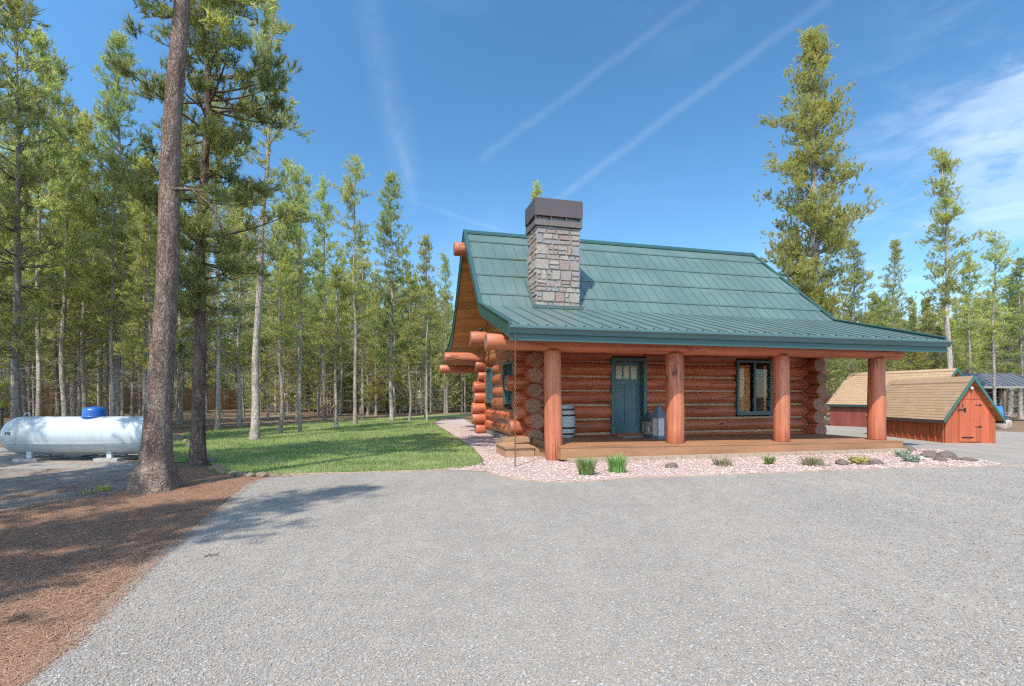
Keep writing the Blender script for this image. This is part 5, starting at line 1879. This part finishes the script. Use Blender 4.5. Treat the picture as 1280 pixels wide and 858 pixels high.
# the stand on the left
rr = random.Random(77)
cnt = 0; tries = 0
want = 209
sky_px = [-200, 0, 60, 100, 130, 190, 240, 300, 380, 430, 480, 520, 555, 600]
sky_py = [-40, 40, 60, 150, 170, 210, 190, 170, 250, 270, 270, 330, 350, 372]
while cnt < want and tries < 20000:
    tries += 1
    Y = 15 + 58 * rr.random() ** 1.3
    px = rr.uniform(-170, 600)
    X = PX(px, Y)
    if px > 205 and Y < 29 + (px - 205) * .012 + (9 if px > 500 else 0):
        continue
    if px <= 205 and Y < 15.5:
        continue
    # keep off the cabin
    dx, dy = X - OX, Y - OY
    s_, t_ = dx * math.cos(TH) + dy * math.sin(TH), -dx * math.sin(TH) + dy * math.cos(TH)
    if s_ > -3.5 and t_ < 16:
        continue
    gap = 1.25 if Y < 45 else 1.6
    if any((X - a) ** 2 + (Y - b) ** 2 < gap * gap for a, b in taken):
        continue
    # keep clear of the fence line
    fx = np.array([X, Y]) - F0
    if abs(fx[0] * fd[1] - fx[1] * fd[0]) < .7:
        continue
    kd = rr.choice((1, 1, 2, 3, 4, 4, 5, 7, 7, 7, 0, 6))
    lim = np.interp(px, sky_px, sky_py)
    H = KH[kd] * rr.uniform(.82, 1.05)
    Hmax = EYE + (HZ - lim) / FOC * Y
    if H > Hmax:
        H = Hmax * rr.uniform(.86, 1.0)
    if H < 6.0:
        continue
    taken.append((X, Y)); cnt += 1
    s = rr.uniform(.85, 1.1)
    sc = min(s, H / KH[kd] * 1.15)
    far = Y > 38
    pine(KIND[kd], X, Y, 'slender pine deep inside the stand behind the lawn and tank' if far else 'slender pine in the nearer rows of the stand behind the lawn and tank',
         'pines deep in the stand' if far else 'pines in the nearer rows of the stand', rr.uniform(0, 6.28), sc, H / KH[kd] / sc)
# the stand on the right, behind the sheds
cnt = 0
while cnt < 40:
    Y = 36 + 40 * rr.random(); px = rr.uniform(985, 1400); X = PX(px, Y)
    if any((X - a) ** 2 + (Y - b) ** 2 < 2.2 for a, b in taken):
        continue
    kd = rr.choice((0, 0, 3, 5, 6, 1, 3)); lim = rr.uniform(365, 425)
    if px < 1030: lim = max(lim, 405)
    H = min(KH[kd] * rr.uniform(.8, 1.05), EYE + (HZ - lim) / FOC * Y)
    taken.append((X, Y)); cnt += 1
    sc = min(rr.uniform(.9, 1.15), H / KH[kd] * 1.25)
    pine(KIND[kd], X, Y, 'full pine in the stand behind the sheds and shelter', 'pines behind the sheds', rr.uniform(0, 6.28), sc, H / KH[kd] / sc)

# pines that stand just outside the frame and shade the needle-strewn ground and part of the roof
for i, (X, Y, kd, H) in enumerate(((-6.7, -1.3, 0, 14.5), (-8.0, -1.4, 0, 12.5), (-8.9, 5.3, 0, 13.0), (-9.7, 7.6, 0, 13.0), (-9.8, .2, 0, 14.5), (-10.3, 3.3, 0, 13.5), (-14.2, 5.8, 0, 14.5), (-13.5, -1.5, 0, 15.0), (-15.0, 10.2, 0, 15.0), (-16.5, 3.0, 0, 15.0))):
    pine(KOFF[kd], X, Y, 'pine standing beside the driveway outside the picture', 'pines shading the driveway edge', i * 1.1, .8 if i == 0 else 1.0, H / 14.5 / (.8 if i == 0 else 1.0))

# the far woods: one mass that nobody could count
mb = MB(); rs = np.random.RandomState(9)
Cs, Ds, Ss = [], [], []
for i in range(1300):
    Y = 44 + 72 * rs.rand() ** 1.3; px = -260 + 1950 * rs.rand(); X = PX(px, Y)
    if px < 300 and Y < 64:                      # keep the woods behind the fence
        Y = 66 + 50 * rs.rand(); X = PX(px, Y)
    H = 10 + 4.5 * rs.rand()
    if 560 < px < 1010:
        H = min(H, 8.5)
    elif px >= 1010:
        H = min(H, EYE + (HZ - 372) / FOC * Y)
    else:
        H = min(H, EYE + (HZ - np.interp(px, sky_px, sky_py) - 14) / FOC * Y)
    mb.tube([(X, Y, 0), (X + .1 * rs.randn(), Y, H * .5), (X, Y, H)], (.10, .075, .02), 5, 1)
    nb_ = 60
    q0 = np.stack([np.full(nb_, X), np.full(nb_, Y), .3 + 4.6 * rs.rand(nb_)], 1)
    q1 = q0 + np.stack([rs.randn(nb_), rs.randn(nb_), .5 * rs.randn(nb_) - .1], 1) * 1.1
    mb.add(np.stack([q0, q0 + [0, 0, .05], q1], 1).reshape(-1, 3), np.arange(nb_ * 3).reshape(-1, 3), 2)
    n = 210
    z = H * ((.2 if i % 2 else .05) + .8 * rs.rand(n) ** .95); rad = 1.7 * np.clip(1.05 - (z - .2 * H) / (.8 * H), .1, 1)
    a = rs.rand(n) * 6.28; q = rad * rs.rand(n) ** .6
    Cs.append(np.stack([X + q * np.cos(a), Y + q * np.sin(a), z], 1)); Ds.append(np.stack([np.cos(a), np.sin(a), .5 + 0 * a], 1)); Ss.append(np.full(n, .42))
V = needles(rs, np.concatenate(Cs), unit(np.concatenate(Ds)), np.concatenate(Ss), 8, .3, 1.3, .034)
mb.add(V, np.arange(len(V)).reshape(-1, 3), 0)
o = mb.build('far_woods', [M['needle'], M['bark'], M['twig']])
tag(o, 'far-off pine woods closing the view behind the nearer trees', 'woods', kind='stuff')

# a few fallen sticks and cones
rr = random.Random(31)
for i, (px, py_, L, a) in enumerate(((150, 655, .5, .3), (60, 700, .7, -.4), (230, 640, .4, 1.0), (265, 697, .13, .2))):
    X, Y = G(px, py_)
    mb = MB(); mb.tube([(-L / 2, 0, .014), (-L / 6, .012, .02), (L / 7, .03, .016), (L / 2, -.01, .012)], (.007, .006, .005, .003), 6, 0, 0); mb.tube([(L / 7, .03, .016), (L / 4, .09, .02)], (.004, .002), 5)
    o = mb.build('fallen_stick', M['bark_dark']); o.location = (X, Y, 0); o.rotation_euler = (0, 0, a)
    tag(o, ('short dark stick on the needles left of the thick trunk', 'long dark stick on the shaded needles near the picture edge', 'small stick on the needles right of the thick trunk', 'tiny dark stick lying alone on the gravel')[i], 'stick')
